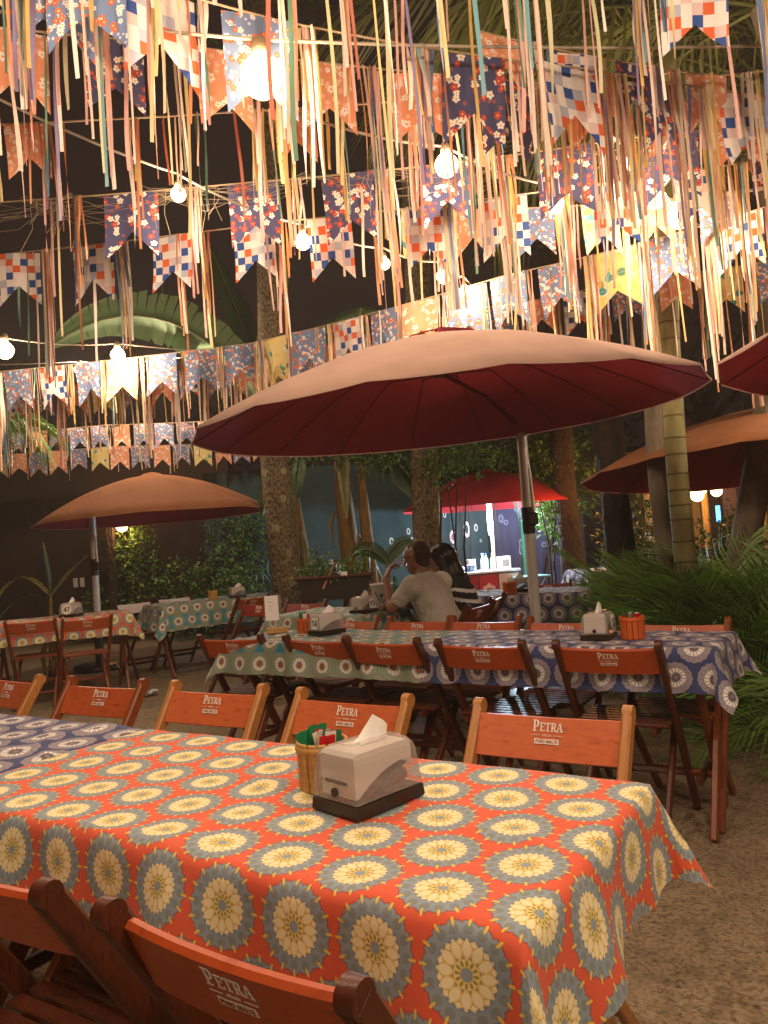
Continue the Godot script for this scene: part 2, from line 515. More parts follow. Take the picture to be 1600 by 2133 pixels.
	M.denim = hexmat("262a38", 0.9)
	M.hair = hexmat("120b08", 0.4)
	M.hair_short = hexmat("33241b", 0.85)
	M.glass_green = StandardMaterial3D.new()
	M.glass_green.albedo_color = Color(0.08, 0.42, 0.12, 0.55)
	M.glass_green.transparency = BaseMaterial3D.TRANSPARENCY_ALPHA
	M.glass_green.roughness = 0.1
	M.socket = hexmat("a08c6c", 0.6)
	M.cable = hexmat("2a241e", 0.6)
	M.cable_pale = hexmat("a89c88", 0.6)
	var sand := noise_tex(0.01, [[0.0, "85765f"], [0.35, "9e8c72"], [0.6, "ae9b80"], [0.8, "948168"], [1.0, "bbaa8d"]], 81, 7, 1024)
	M.ground = tri_mat(sand, Vector3(0.9, 0.9, 0.9), 0.97, noise_tex(0.08, [], 82, 6, 1024), 0.9, {"uv1_world_triplanar": true})
	M.ground.detail_enabled = true
	M.ground.detail_blend_mode = BaseMaterial3D.BLEND_MODE_MUL
	M.ground.detail_albedo = noise_tex(0.09, [[0.0, "8a8378"], [0.35, "d8d2c6"], [0.7, "fffaf0"], [1.0, "b8afa0"]], 83, 5, 512)
	M.ground.uv2_triplanar = true
	M.ground.uv2_world_triplanar = true
	M.ground.uv2_scale = Vector3(1.7, 1.7, 1.7)
	M.pebble = hexmat("ffffff", 0.9, {"vertex_color_use_as_albedo": true})

# ---------------------------------------------------------------- furniture
var logo_white: ArrayMesh
var logo_ink: ArrayMesh
var chair_shapes := {}

func make_logo() -> void:
	# lettering printed on the backrests: about 8 cm wide
	var q := 0.80
	var list := []
	var p := text_mesh("P", 0.038, "Droid Serif", true, 0.0006)
	var rest := text_mesh("ETRA", 0.029, "Droid Serif", true, 0.0006)
	list.append([p, Transform3D(Basis.from_scale(Vector3(q, 1.1, 1)), Vector3(-0.032, 0.0205, 0))])
	list.append([rest, Transform3D(Basis.from_scale(Vector3(q, 1.1, 1)), Vector3(0.0105, 0.0178, 0))])
	list.append([text_mesh("ORIGEN", 0.007, "Droid Sans", false, 0.0006), Transform3D(Basis.IDENTITY, Vector3(0, -0.0035, 0))])
	for s in [-1, 1]:
		list.append([bx(Vector3(0.024, 0.0011, 0.0006), 0.0001), Transform3D(Basis.IDENTITY, Vector3(s * 0.03, -0.0035, 0))])
	var plate := begin()
	prism(plate, PackedVector2Array([Vector2(-0.033, -0.026), Vector2(-0.034, -0.0125), Vector2(-0.029, -0.0115), Vector2(-0.02, -0.0135), Vector2(0.02, -0.0122), Vector2(0.033, -0.0125), Vector2(0.034, -0.0262), Vector2(0.0, -0.0255)]), 0.0006)
	list.append([done(plate), Transform3D.IDENTITY])
	logo_white = joined(list)
	logo_ink = joined([[text_mesh("PURO MALTE", 0.0115, "Droid Sans", true, 0.0006), Transform3D(Basis.from_scale(Vector3(0.86, 1, 1)), Vector3(0, -0.0192, 0))]])

func make_chair(label: String, wood: Material, paint: Material, group: String) -> Node3D:
	# origin on the ground under the seat; the sitter looks along -z; the long side posts lean back and carry the backrest
	var t := thing("folding_chair", label, "chair", Vector3.ZERO, 0.0, group)
	if chair_shapes.is_empty():
		var st := begin()
		var top := Vector3(0, 0.805, 0.25); var foot := Vector3(0, 0.0, -0.27)
		bar(st, foot, top, 0.026, 0.044, Vector3.RIGHT, 0.006)
		var d := (top - foot).normalized()
		tube(st, [top + d * -0.002 + Vector3(-0.0128, 0, 0), top + d * -0.002 + Vector3(0.0128, 0, 0)], [0.0215], 14)
		chair_shapes.post = done(st)
		st = begin()
		bar(st, Vector3(0, 0.43, -0.16), Vector3(0, 0.0, 0.24), 0.024, 0.038, Vector3.RIGHT, 0.005)
		chair_shapes.leg = done(st)
		st = begin()
		box(st, Transform3D.IDENTITY, Vector3(0.388, 0.015, 0.036), 0.004)
		chair_shapes.slat = done(st)
		chair_shapes.rail = bx(Vector3(0.022, 0.026, 0.34), 0.003)
		chair_shapes.rung = bx(Vector3(0.388, 0.03, 0.018), 0.003)
		chair_shapes.rung_short = bx(Vector3(0.33, 0.03, 0.018), 0.003)
		# backrest: a slightly hollow board
		st = begin()
		st.set_smooth_group(-1)
		var n := 8
		for i in n:
			var x0 := -0.194 + 0.388 * i / n; var x1 := -0.194 + 0.388 * (i + 1) / n
			var f := func(x: float): return 0.010 * (1.0 - pow(x / 0.194, 2.0))
			var z0: float = f.call(x0); var z1: float = f.call(x1)
			var hh := 0.055; var th := 0.009
			quad(st, Vector3(x0, -hh, z0 + th), Vector3(x0, hh, z0 + th), Vector3(x1, hh, z1 + th), Vector3(x1, -hh, z1 + th))
			quad(st, Vector3(x1, -hh, z1 - th), Vector3(x1, hh, z1 - th), Vector3(x0, hh, z0 - th), Vector3(x0, -hh, z0 - th))
			quad(st, Vector3(x0, hh, z0 + th), Vector3(x0, hh + 0.004, z0), Vector3(x1, hh + 0.004, z1), Vector3(x1, hh, z1 + th))
			quad(st, Vector3(x0, hh + 0.004, z0), Vector3(x0, hh, z0 - th), Vector3(x1, hh, z1 - th), Vector3(x1, hh + 0.004, z1))
			quad(st, Vector3(x0, -hh, z0 - th), Vector3(x0, -hh, z0 + th), Vector3(x1, -hh, z1 + th), Vector3(x1, -hh, z1 - th))
		chair_shapes.back = done(st)
	var lean := -atan2(0.52, 0.805)
	for s in [-1, 1]:
		part("post", chair_shapes.post, wood, t, T(Vector3(s * 0.208, 0, 0)))
		part("leg", chair_shapes.leg, wood, t, T(Vector3(s * 0.168, 0, 0)))
		part("seat_rail", chair_shapes.rail, wood, t, T(Vector3(s * 0.14, 0.432, -0.01)))
	if not chair_shapes.has("bolt"):
		var bo := begin()
		tube(bo, [Vector3(-0.003, 0, 0), Vector3(0.003, 0, 0)], [0.008], 8)
		chair_shapes.bolt = done(bo)
	for s in [-1, 1]: part("bolt", chair_shapes.bolt, M.steel_dark, t, T(Vector3(s * 0.222, 0.432, 0.009)))
	for k in 7:
		part("seat_slat", chair_shapes.slat, wood, t, T(Vector3(0, 0.4525, -0.178 + k * 0.047)))
	part("rung", chair_shapes.rung, wood, t, T(Vector3(0, 0.2, -0.14), rad_to_deg(lean)))
	part("rung", chair_shapes.rung_short, wood, t, T(Vector3(0, 0.12, 0.128), 42))
	var at := Vector3(0, 0.735, 0.2047)
	var b := part("backrest", chair_shapes.back, paint, t, Transform3D(Basis.from_euler(Vector3(-lean * 0.75, 0, 0)), at))
	if true:
		for s in [-1, 1]:
			var turn := Basis.IDENTITY if s > 0 else Basis(Vector3.UP, PI)
			# front face is hollow towards the sitter: lettering sits just off the board on both faces
			var z := 0.0195 if s > 0 else 0.0012
			part("printed_lettering", logo_white, M.print_white, b, Transform3D(turn, Vector3(0, 0.012, z if s > 0 else -z)))
			part("printed_lettering", logo_ink, M.print_ink, b, Transform3D(turn, Vector3(0, 0.012, (z + 0.0006) if s > 0 else -(z + 0.0006))))
	return t

func cloth_mesh(L: float, W: float, drop: float, seed_: int, s: float, drop_neg := true, drop_pos := true, lift := 0.0) -> ArrayMesh:
	# a square-cornered cloth laid over a table top at y = 0; its overhang bends over the edge, ripples, and hangs in points at the corners
	var n1 := FastNoiseLite.new(); n1.seed = seed_; n1.frequency = 1.6; n1.fractal_octaves = 3
	var x0 := -L / 2 - (drop if drop_neg else 0.0); var x1 := L / 2 + (drop if drop_pos else 0.0)
	var z0 := -W / 2 - drop; var z1 := W / 2 + drop
	var nx := int((x1 - x0) / 0.02); var nz := int((z1 - z0) / 0.02)
	var pts := []
	var R := 0.018
	for i in nx + 1:
		var row := PackedVector3Array()
		for j in nz + 1:
			var a := lerpf(x0, x1, float(i) / nx); var b := lerpf(z0, z1, float(j) / nz)
			var ex := maxf(absf(a) - L / 2 + R, 0.0); var ez := maxf(absf(b) - W / 2 + R, 0.0)
			if (a < 0 and not drop_neg) or (a > 0 and not drop_pos): ex = 0.0
			var p := Vector3(a, 0.0, b)
			p.y = lift + n1.get_noise_2d(a * 2.2, b * 2.2) * 0.003 + 0.0035 * exp(-pow((a - 0.12) / 0.018, 2.0)) + 0.003 * exp(-pow((b + 0.06) / 0.018, 2.0)) + (0.12 - minf(absf(n1.get_noise_2d(a * 0.8 + 30.0, b * 1.1)), 0.12)) * 0.085 * smoothstep(0.0, 0.35, n1.get_noise_2d(a * 0.7 - 50.0, b * 0.7) + 0.15)
			var c := Vector3(signf(a) * (L / 2 - R) if ex > 0 else a, 0, signf(b) * (W / 2 - R) if ez > 0 else b)
			var e := sqrt(ex * ex + ez * ez)
			if e > 0.0:
				var arc := minf(e, R * PI / 2)
				var hout := R * sin(arc / R); var down := R * (1.0 - cos(arc / R))
				var rest := e - arc
				var dir := Vector3(signf(a) * ex, 0, signf(b) * ez).normalized()
				var th := atan2(ez, ex)
				var edge_pos := b if ex > ez else a
				var k := smoothstep(0.0, 0.16, minf(L / 2 - absf(a) if ez > ex else 9.0, W / 2 - absf(b) if ex >= ez else 9.0)) if (ex == 0.0 or ez == 0.0) else 0.0
				var wave := (0.10 * sin(edge_pos * 13.0 + seed_) + 0.09 * sin(edge_pos * 23.0 + seed_ * 2.0) + 0.16 * n1.get_noise_2d(edge_pos * 2.0, seed_ * 3.0)) * k
				var slant := 0.10 + wave + 0.36 * pow(sin(2.0 * th), 1.0) * (1.0 if ex > 0 and ez > 0 else 0.0)
				slant = clampf(slant, 0.02, 0.8)
				hout += rest * slant; down += rest * sqrt(1.0 - slant * slant)
				p = c + dir * hout + Vector3(0, p.y - down + n1.get_noise_2d(edge_pos * 3.0 + 9.0, seed_) * 0.012 * minf(rest / drop, 1.0), 0)
				if ex > 0 and ez > 0:
					p += Vector3(-dir.z, 0, dir.x) * sin(th * 4.0 + seed_) * 0.16 * rest * sin(2.0 * th)
			row.append(p)
		pts.append(row)
	var st := begin()
	st.set_smooth_group(0)
	for i in nx:
		for j in nz:
			var u0 := lerpf(x0, x1, float(i) / nx) / s; var u1 := lerpf(x0, x1, float(i + 1) / nx) / s
			var v0 := lerpf(z0, z1, float(j) / nz) / (s * sqrt(3.0)); var v1 := lerpf(z0, z1, float(j + 1) / nz) / (s * sqrt(3.0))
			quad_uv(st, pts[i][j], pts[i + 1][j], pts[i + 1][j + 1], pts[i][j + 1], Vector2(u0, v0), Vector2(u1, v0), Vector2(u1, v1), Vector2(u0, v1))
	return done(st)

func table_and_cloth(at: Vector3, yaw: float, L: float, W: float, table_label: String, cloths: Array, drop := 0.17, top := 0.77) -> void:
	# cloths: [[centre along the table, length, kind, label, hangs at -x, hangs at +x], ...]
	var t := thing("folding_table", table_label, "table", at, yaw, "wooden folding tables")
	var n := maxi(int(round(L / 0.7)), 1)
	for k in n:
		part("table_board", bx(Vector3((L - 0.05) / n - 0.004, 0.022, W - 0.05), 0.003), M.wood_dark, t, T(Vector3((-L / 2 + 0.025) + (L - 0.05) / n * (k + 0.5), top - 0.024, 0)))
	for e in [-1, 1]:
		var x: float = e * (L / 2 - 0.09)
		for s in [-1, 1]:
			var st := begin()
			bar(st, Vector3(x + s * 0.016, 0, s * (W / 2 - 0.05)), Vector3(x + s * 0.016, top - 0.03, -s * (W / 2 - 0.06)), 0.026, 0.05)
			part("leg", done(st), M.wood, t)
		part("stretcher", bx(Vector3(0.022, 0.05, W - 0.18), 0.003), M.wood_dark, t, T(Vector3(x - e * 0.045, top - 0.055, 0)))
		part("stretcher", bx(Vector3(0.022, 0.036, W - 0.3), 0.003), M.wood_dark, t, T(Vector3(x - e * 0.045, 0.2, 0)))
	for c in cloths:
		var m := cloth_mesh(c[1], W, drop, c[2] * 5 + int(absf(at.x) * 10.0) + 3, 0.148, c[4], c[5], 0.003 if c[5] else 0.0)
		var o := part("tablecloth", m, M["cloth%d" % c[2]], self, Transform3D(Basis(Vector3.UP, yaw), at + Basis(Vector3.UP, yaw) * Vector3(c[0], 0, 0) + Vector3(0, top, 0)))
		tag(o, c[3], "tablecloth", "flower-patterned tablecloths")

func napkin_holder(label: String, at: Vector3, turn: float, number := "", on := "end", round_tag := false, scale := 1.0, printed := false) -> void:
	# long axis x; the end at -x carries the round keyhole
	var t := thing("napkin_dispenser", label, "napkin dispenser", at, turn, "napkin dispensers on the tables")
	t.scale = Vector3.ONE * scale
	var L := 0.088; var D := 0.062; var H := 0.124
	var st := begin()
	st.set_smooth_group(-1)
	var frustum := func(s: SurfaceTool, l0: float, d0: float, y0: float, l1: float, d1: float, y1: float, top_on: bool, bottom_on: bool):
		var a := [Vector3(-l0, y0, -d0), Vector3(l0, y0, -d0), Vector3(l0, y0, d0), Vector3(-l0, y0, d0)]
		var b := [Vector3(-l1, y1, -d1), Vector3(l1, y1, -d1), Vector3(l1, y1, d1), Vector3(-l1, y1, d1)]
		var c := Vector3(0, (y0 + y1) / 2, 0)
		for k in 4: out_quad(s, c, a[k], b[k], b[(k + 1) % 4], a[(k + 1) % 4])
		if top_on: out_quad(s, c, b[0], b[1], b[2], b[3])
		if bottom_on: out_quad(s, c, a[0], a[1], a[2], a[3])
	frustum.call(st, L + 0.001, D + 0.001, 0.0, L + 0.003, D + 0.003, 0.004, false, true)
	frustum.call(st, L + 0.003, D + 0.003, 0.004, L + 0.001, D + 0.001, 0.024, true, false)
	part("base", done(st), M.base_black, t)
	# cover: tapered sides, rounded shoulders and a slotted roof
	st = begin()
	st.set_smooth_group(-1)
	var prev := [L, D, 0.0265]
	for q in [[L - 0.006, D - 0.006, 0.095], [L - 0.009, D - 0.009, 0.106], [L - 0.016, D - 0.017, 0.116], [L - 0.024, D - 0.03, 0.1215]]:
		frustum.call(st, prev[0], prev[1], prev[2], q[0], q[1], q[2], false, false)
		prev = q
	var sl := 0.052; var sd := 0.009
	var roof := [Vector3(-prev[0], H, -prev[1]), Vector3(prev[0], H, -prev[1]), Vector3(prev[0], H, prev[1]), Vector3(-prev[0], H, prev[1])]
	frustum.call(st, prev[0], prev[1], prev[2], prev[0] - 0.002, prev[1] - 0.004, H, false, false)
	var ii := [Vector3(-sl, H, -sd), Vector3(sl, H, -sd), Vector3(sl, H, sd), Vector3(-sl, H, sd)]
	for k in 4:
		roof[k].x = signf(roof[k].x) * (prev[0] - 0.002); roof[k].z = signf(roof[k].z) * (prev[1] - 0.004)
	for k in 4: quad(st, roof[k], roof[(k + 1) % 4], ii[(k + 1) % 4], ii[k])
	part("cover", done(st), M.smoky, t)
	# the stack of folded napkins, arched underneath over the spring plate
	st = begin()
	var poly := PackedVector2Array([Vector2(-0.077, 0.032), Vector2(-0.077, 0.108), Vector2(-0.066, 0.114), Vector2(0.066, 0.114), Vector2(0.077, 0.108), Vector2(0.077, 0.075)])
	for k in 9:
		var a := float(k) / 8.0
		poly.append(Vector2(lerpf(0.06, -0.068, a), lerpf(0.078, 0.032, a * a)))
	prism(st, poly, 0.094)
	part("napkin_stack", done(st), M.napkin, t)
	for k in 2:
		part("napkin_fold", bx(Vector3(0.148 - k * 0.006, 0.0008, 0.0948), 0.0003), M.paper, t, T(Vector3(0.002 * k, 0.101 - k * 0.011, 0), 0, 0, -4.0))
	part("inner_frame", bx(Vector3(0.086, 0.026, 0.09), 0.008), M.base_black, t, T(Vector3(0.03, 0.038, 0), 0, 0, 14))
	part("spring_plate", bx(Vector3(0.12, 0.004, 0.085), 0.001), M.base_black, t, T(Vector3(0.012, 0.048, 0), 0, 0, 20))
	# the napkin pulled up through the slot
	st = begin()
	st.set_smooth_group(0)
	var tip := [[-0.045, 0.112, 0.004, -0.045, 0.114, -0.003], [-0.02, 0.115, 0.003, -0.015, 0.128, -0.004], [0.004, 0.116, 0.004, 0.008, 0.15, -0.002], [0.02, 0.118, 0.006, 0.022, 0.166, 0.002], [0.034, 0.118, 0.008, 0.042, 0.152, 0.008], [0.05, 0.116, 0.002, 0.058, 0.14, 0.004]]
	for k in tip.size() - 1:
		var a: Array = tip[k]; var b: Array = tip[k + 1]
		quad(st, Vector3(a[0], a[1], a[2]), Vector3(a[3], a[4], a[5]), Vector3(b[3], b[4], b[5]), Vector3(b[0], b[1], b[2]))
		quad(st, Vector3(a[0], a[1], a[2] + 0.006), Vector3(b[0], b[1], b[2] + 0.006), Vector3(b[3], b[4], b[5] + 0.001), Vector3(a[3], a[4], a[5] + 0.001))
	part("napkin_tip", done(st), M.paper, t)
	st = begin()
	tube(st, [Vector3(-L - 0.0008, 0.042, 0), Vector3(-L + 0.004, 0.042, 0)], [0.0085], 16)
	part("keyhole", done(st), M.base_black, t)
	if printed:
		var fr := Transform3D(Basis(Vector3.UP, -PI / 2) * Basis(Vector3.RIGHT, -0.08), Vector3(-L + 0.0012, 0.062, 0))
		part("printed_lettering", text_mesh("PROFESSIONAL", 0.0088, "Droid Sans", true, 0.0004), M.black_ink, t, fr * T(Vector3(0.006, 0, 0)))
		st = begin()
		bar(st, Vector3(-0.037, -0.003, 0), Vector3(-0.033, 0.004, 0), 0.0014, 0.0004, Vector3.RIGHT, 0.0001)
		bar(st, Vector3(-0.0375, 0.0012, 0.0002), Vector3(-0.0335, -0.0012, 0.0002), 0.0014, 0.0004, Vector3.RIGHT, 0.0001)
		part("printed_tick", done(st), M.black_ink, t, fr)
	if number != "":
		var fr2 := Transform3D(Basis(Vector3.UP, -PI / 2) * Basis(Vector3.RIGHT, -0.08), Vector3(-L + 0.0022, 0.068, 0.008)) if on == "end" else Transform3D(Basis(Vector3.RIGHT, -0.08), Vector3(0.03, 0.066, D - 0.0015))
		st = begin()
		if round_tag:
			var poly2 := PackedVector2Array()
			for k in 28: poly2.append(Vector2(cos(TAU * k / 28.0), sin(TAU * k / 28.0)) * 0.042)
			prism(st, poly2, 0.0016)
		else:
			box(st, Transform3D.IDENTITY, Vector3(0.062, 0.066, 0.0016), 0.0003)
		var plate := part("number_plate", done(st), M.paper, t, fr2 * T(Vector3(0, 0, 0.0015)))
		part("printed_number", text_mesh(number, 0.052, "Droid Sans", true, 0.0006), M.black_ink, plate, T(Vector3(0, 0, 0.0012)))

func sachet_basket(label: String, at: Vector3, turn: float, wood: Material, n := 15, R := 0.043, H := 0.098, sachets := true) -> void:
	var t := thing("sachet_basket", label, "basket", at, turn, "slatted sachet baskets on the tables")
	var st := begin()
	lathe(st, [Vector2(0.0, 0.004), Vector2(R - 0.008, 0.004), Vector2(R - 0.006, 0.008), Vector2(0.0, 0.008)], 18)
	part("bottom", done(st), wood, t)
	var slat := bx(Vector3(TAU * R / n * 0.9, H, 0.007), 0.002)
	for k in n:
		var a := TAU * k / n
		part("slat", slat, wood, t, Transform3D(Basis(Vector3.UP, a) * Basis(Vector3.RIGHT, 0.03), Vector3(sin(a) * R, H / 2, cos(a) * R)))
	for y in [H * 0.86]:
		st = begin()
		lathe(st, [Vector2(R + 0.004, y - 0.007), Vector2(R + 0.0075, y - 0.004), Vector2(R + 0.0075, y + 0.004), Vector2(R + 0.004, y + 0.007)], 20)
		part("band", done(st), wood, t)
	if sachets:
		var cols := [["1e7a4c", 0.062, 0.05], ["1e7a4c", 0.07, 0.05], ["b8161c", 0.052, 0.048], ["e8dfc4", 0.05, 0.014], ["c9c2b2", 0.058, 0.03], ["8a8468", 0.06, 0.02], ["1b6b48", 0.056, 0.04], ["d9d2c4", 0.055, 0.024], ["b8161c", 0.046, 0.04]]
		var r2 := RandomNumberGenerator.new(); r2.seed = int(at.x * 1000.0) + 7
		for k in cols.size():
			var c: Array = cols[k]
			st = begin()
			var w: float = c[2]; var h: float = 0.075 + c[1] * 0.55
			st.set_smooth_group(-1)
			prism(st, PackedVector2Array([Vector2(-w / 2, 0), Vector2(-w / 2, h), Vector2(-w / 4, h + 0.001), Vector2(0, h - 0.001), Vector2(w / 4, h + 0.001), Vector2(w / 2, h), Vector2(w / 2, 0)]), 0.0022)
			var o := part("sachet", done(st), hexmat(c[0], 0.35), t, T(Vector3(r2.randf_range(-0.012, 0.012), 0.012, -0.026 + k * 0.0065), r2.randf_range(-6, 6), r2.randf_range(-25, 25), r2.randf_range(-9, 9)))
			o.set_meta("label", ["green paper sachet", "green paper sachet", "red sauce sachet", "pale wooden stick", "silver sachet", "grey sachet", "green paper sachet", "white sachet", "red sauce sachet"][k])

func canopy_profile(f: float, rise: float) -> float:
	# height above the rim at a fraction f of the radius
	return rise * (1.0 - pow(f, 1.9)) * (1.0 - 0.10 * f)

func umbrella(label: String, at: Vector3, tilt: Vector3, R: float, rim_y: float, rise: float, ribs: int, under: Material, over: Material, pole_at: Vector3, turn: float, centre_pole := false, straps := false) -> Node3D:
	# at: ground under the canopy's centre; pole_at: foot of the side post
	var t := thing("parasol", label, "parasol", at, 0.0, "large round parasols over the tables")
	var cb := Transform3D(Basis.from_euler(tilt) * Basis(Vector3.UP, turn), Vector3(0, rim_y, 0))
	for layer in 2:
		var st := begin()
		st.set_smooth_group(0)
		var seg := 4
		var nr := 9
		var n := ribs * seg
		var pos := func(i: int, j: int):
			var f := float(i) / nr
			var a := TAU * j / n
			var m := absf(fposmod(float(j) / seg, 1.0) - 0.5) * 2.0   # 1 on a rib, 0 between
			var sag := (1.0 - m * m) * f
			var r := R * f * (1.0 - 0.022 * sag)
			return Vector3(cos(a) * r, canopy_profile(f, rise) - 0.007 * sag * f - (0.004 if layer == 0 else 0.0), sin(a) * r)
		for i in nr:
			for j in n:
				if i == 0:
					tri(st, pos.call(0, j), pos.call(1, j), pos.call(1, j + 1))
				else:
					quad(st, pos.call(i, j), pos.call(i + 1, j), pos.call(i + 1, j + 1), pos.call(i, j + 1))
		if layer == 1:
			# hem
			for j in n:
				var a: Vector3 = pos.call(nr, j); var b: Vector3 = pos.call(nr, j + 1)
				quad(st, a, a - Vector3(0, 0.012, 0), b - Vector3(0, 0.012, 0), b)
		part("canopy" if layer else "lining", done(st), over if layer else under, t, cb)
	for k in ribs:
		var a := TAU * k / ribs
		var pts := []
		for i in 7:
			var f := lerpf(0.03, 0.985, i / 6.0)
			pts.append(Vector3(cos(a) * R * f, canopy_profile(f, rise) - 0.016, sin(a) * R * f))
		var st := begin()
		tube(st, pts, [0.0045], 5)
		part("rib", done(st), M.rib, t, cb)
		st = begin()
		var f2 := 0.4
		tube(st, [Vector3(cos(a) * 0.03, rise - 0.2, sin(a) * 0.03), Vector3(cos(a) * R * f2, canopy_profile(f2, rise) - 0.018, sin(a) * R * f2)], [0.004], 5)
		part("strut", done(st), M.rib, t, cb)
	var st2 := begin()
	tube(st2, [Vector3(0, rise - 0.22, 0), Vector3(0, rise + 0.01, 0)], [0.014], 10)
	tube(st2, [Vector3(0, rise - 0.22, 0), Vector3(0, rise - 0.18, 0)], [0.034], 12)
	part("hub", done(st2), M.rib, t, cb)
	var cap := begin()
	lathe(cap, [Vector2(0.14, -0.012), Vector2(0.1, 0.012), Vector2(0.03, 0.03), Vector2(0.0, 0.034)], 20, Transform3D(Basis.IDENTITY, Vector3(0, rise, 0)))
	part("vent_cap", done(cap), over, t, cb)
	if straps:
		for s in [-1, 1]:
			var st := begin()
			var pts := []
			for i in 8:
				var f := 0.02 + i * 0.03
				var a: float = 1.62 + s * (0.10 + 0.065 * i)
				pts.append(Vector3(cos(a) * R * f, canopy_profile(f, rise) + 0.05 * (1.0 - i / 7.0) + 0.012, sin(a) * R * f))
			for i in 7:
				var d := Vector3(0, 0, 0.018)
				bar(st, pts[i], pts[i + 1], 0.028, 0.004, Vector3(0.3, 0, 1), 0.001)
			part("strap", done(st), M.canopy, t, cb)
	if centre_pole:
		var st := begin()
		tube(st, [Vector3(0, 0.03, 0), cb * Vector3(0, rise - 0.3, 0)], [0.026], 12)
		part("pole", done(st), M.steel, t)
	else:
		var p := pole_at - at
		var st := begin()
		var head := p + Vector3(0.0, rim_y + 0.1, 0.0)
		tube(st, [p + Vector3(0, 0.05, 0), p.lerp(head, 0.5), head], [0.042, 0.042, 0.04], 14)
		part("pole", done(st), M.steel, t)
		st = begin()
		var hub: Vector3 = cb * Vector3(0, rise - 0.19, 0)
		tube(st, [head + Vector3(0, -0.02, 0), head.lerp(hub, 0.5) + Vector3(0, 0.05, 0), hub], [0.013], 8)
		part("arm", done(st), M.canopy, t)
		st = begin()
		var cr := p.lerp(head, 0.66)
		tube(st, [cr + Vector3(0.0, -0.11, 0), cr + Vector3(0.0, 0.09, 0)], [0.048], 14)
		box(st, T(cr + Vector3(0.03, 0.0, 0.02)), Vector3(0.07, 0.1, 0.08), 0.01)
		part("crank_housing", done(st), M.steel_dark, t)
		st = begin()
		tube(st, [cr + Vector3(0.04, 0.05, 0.02), p + Vector3(0.03, rim_y - 0.25, 0.02), p + Vector3(-0.01, rim_y + 0.12, 0.0)], [0.016], 8)
		part("brace", done(st), M.steel, t)
		st = begin()
		tube(st, [p + Vector3(0, 0.02, 0), p + Vector3(0, 0.42, 0)], [0.05], 14)
		part("pole_sleeve", done(st), M.steel_dark, t)
		st = begin()
		lathe(st, [Vector2(0.0, 0.0), Vector2(0.3, 0.0), Vector2(0.3, 0.05), Vector2(0.26, 0.07), Vector2(0.0, 0.07)], 20, Transform3D(Basis.IDENTITY, p))
		part("base", done(st), M.steel_dark, t)
	return t

# ---------------------------------------------------------------- bunting, ribbons and lights
var ribbon_shapes := []
var flag_shapes := []

func make_bunting_shapes() -> void:
	var r := RandomNumberGenerator.new(); r.seed = 4
	for v in 14:
		# a ribbon 1 m long hanging from the origin, to be scaled in length; slightly twisted and wavering
		var st := begin()
		st.set_smooth_group(0)
		var tw := r.randf_range(-1.4, 1.4); var ph := r.randf() * TAU; var am := r.randf_range(0.002, 0.007); var lean := r.randf_range(-0.006, 0.006)
		var w := 0.5
		var n := 9
		var prev := []
		for i in n + 1:
			var f := float(i) / n
			var a := tw * f + 0.4 * sin(f * 5.0 + ph)
			var c := Vector3(am * sin(f * 4.0 + ph) - am * sin(ph) + lean * f, -f, am * cos(f * 3.3 + ph) - am * cos(ph))
			var side := Vector3(cos(a), 0, sin(a)) * w * 0.01
			if i: quad(st, prev[0], prev[1], c + side, c - side)
			prev = [c - side, c + side]
		ribbon_shapes.append(done(st))
	for v in 8:
		# a swallow-tailed flag, 1 x 1.25 units, hanging from its top edge
		var st := begin()
		st.set_smooth_group(0)
		var ph := r.randf() * TAU; var curl := r.randf_range(0.3, 1.0); var notch := r.randf_range(0.58, 0.68); var u0 := r.randf(); var v0 := r.randf()
		var nx := 8; var ny := 8
		var pos := func(i: int, j: int):
			var x := -0.5 + float(i) / nx
			var bottom := 1.25 * (notch + (1.0 - notch) * absf(x) * 2.0)
			var f := float(j) / ny
			var y := -bottom * f
			return Vector3(x * (1.0 - 0.03 * f), y, 0.05 * curl * sin(x * 7.0 + ph) * (0.3 + f) + 0.06 * curl * f * f * cos(ph * 2.0) + 0.05 * f * sin(y * 4.0 + ph))
		for i in nx:
			for j in ny:
				var q := []
				var uvs := []
				for o in [[0, 0], [1, 0], [1, 1], [0, 1]]:
					var p: Vector3 = pos.call(i + o[0], j + o[1])
					q.append(p); uvs.append(Vector2(p.x * 0.75 + u0, -p.y * 0.75 + v0))
				quad_uv(st, q[0], q[1], q[2], q[3], uvs[0], uvs[1], uvs[2], uvs[3])
		flag_shapes.append(done(st))

func string_points(pts: Array, sag: float) -> Array:
	var out := []
	for i in pts.size() - 1:
		var n := 10
		for k in n:
			var f := float(k) / n
			out.append(pts[i].lerp(pts[i + 1], f) - Vector3(0, sag * 4.0 * f * (1.0 - f), 0))
	out.append(pts[-1])
	return out

func along(pts: Array, d: float) -> Vector3:
	for i in pts.size() - 1:
		var l: float = pts[i].distance_to(pts[i + 1])
		if d <= l: return pts[i].lerp(pts[i + 1], d / l)
		d -= l
	return pts[-1]

func total_length(pts: Array) -> float:
	var s := 0.0
	for i in pts.size() - 1: s += pts[i].distance_to(pts[i + 1])
	return s

const CANOPIES := [[0.40, -4.6, 1.56, 2.06, 0.47], [3.1, -3.3, 1.56, 2.06, 0.5], [3.35, -6.6, 1.66, 1.84, 0.5], [-2.77, -9.3, 1.46, 1.86, 0.52]]

func free_drop(q: Vector3) -> float:
	# how far a ribbon tied at q may hang before it would touch a parasol
	var lim := 9.0
	for c in CANOPIES:
		var d := Vector2(q.x - c[0], q.z - c[1]).length()
		if d < c[2]: lim = minf(lim, q.y - (c[3] + canopy_profile(d / c[2], c[4]) + 0.04))
	return lim

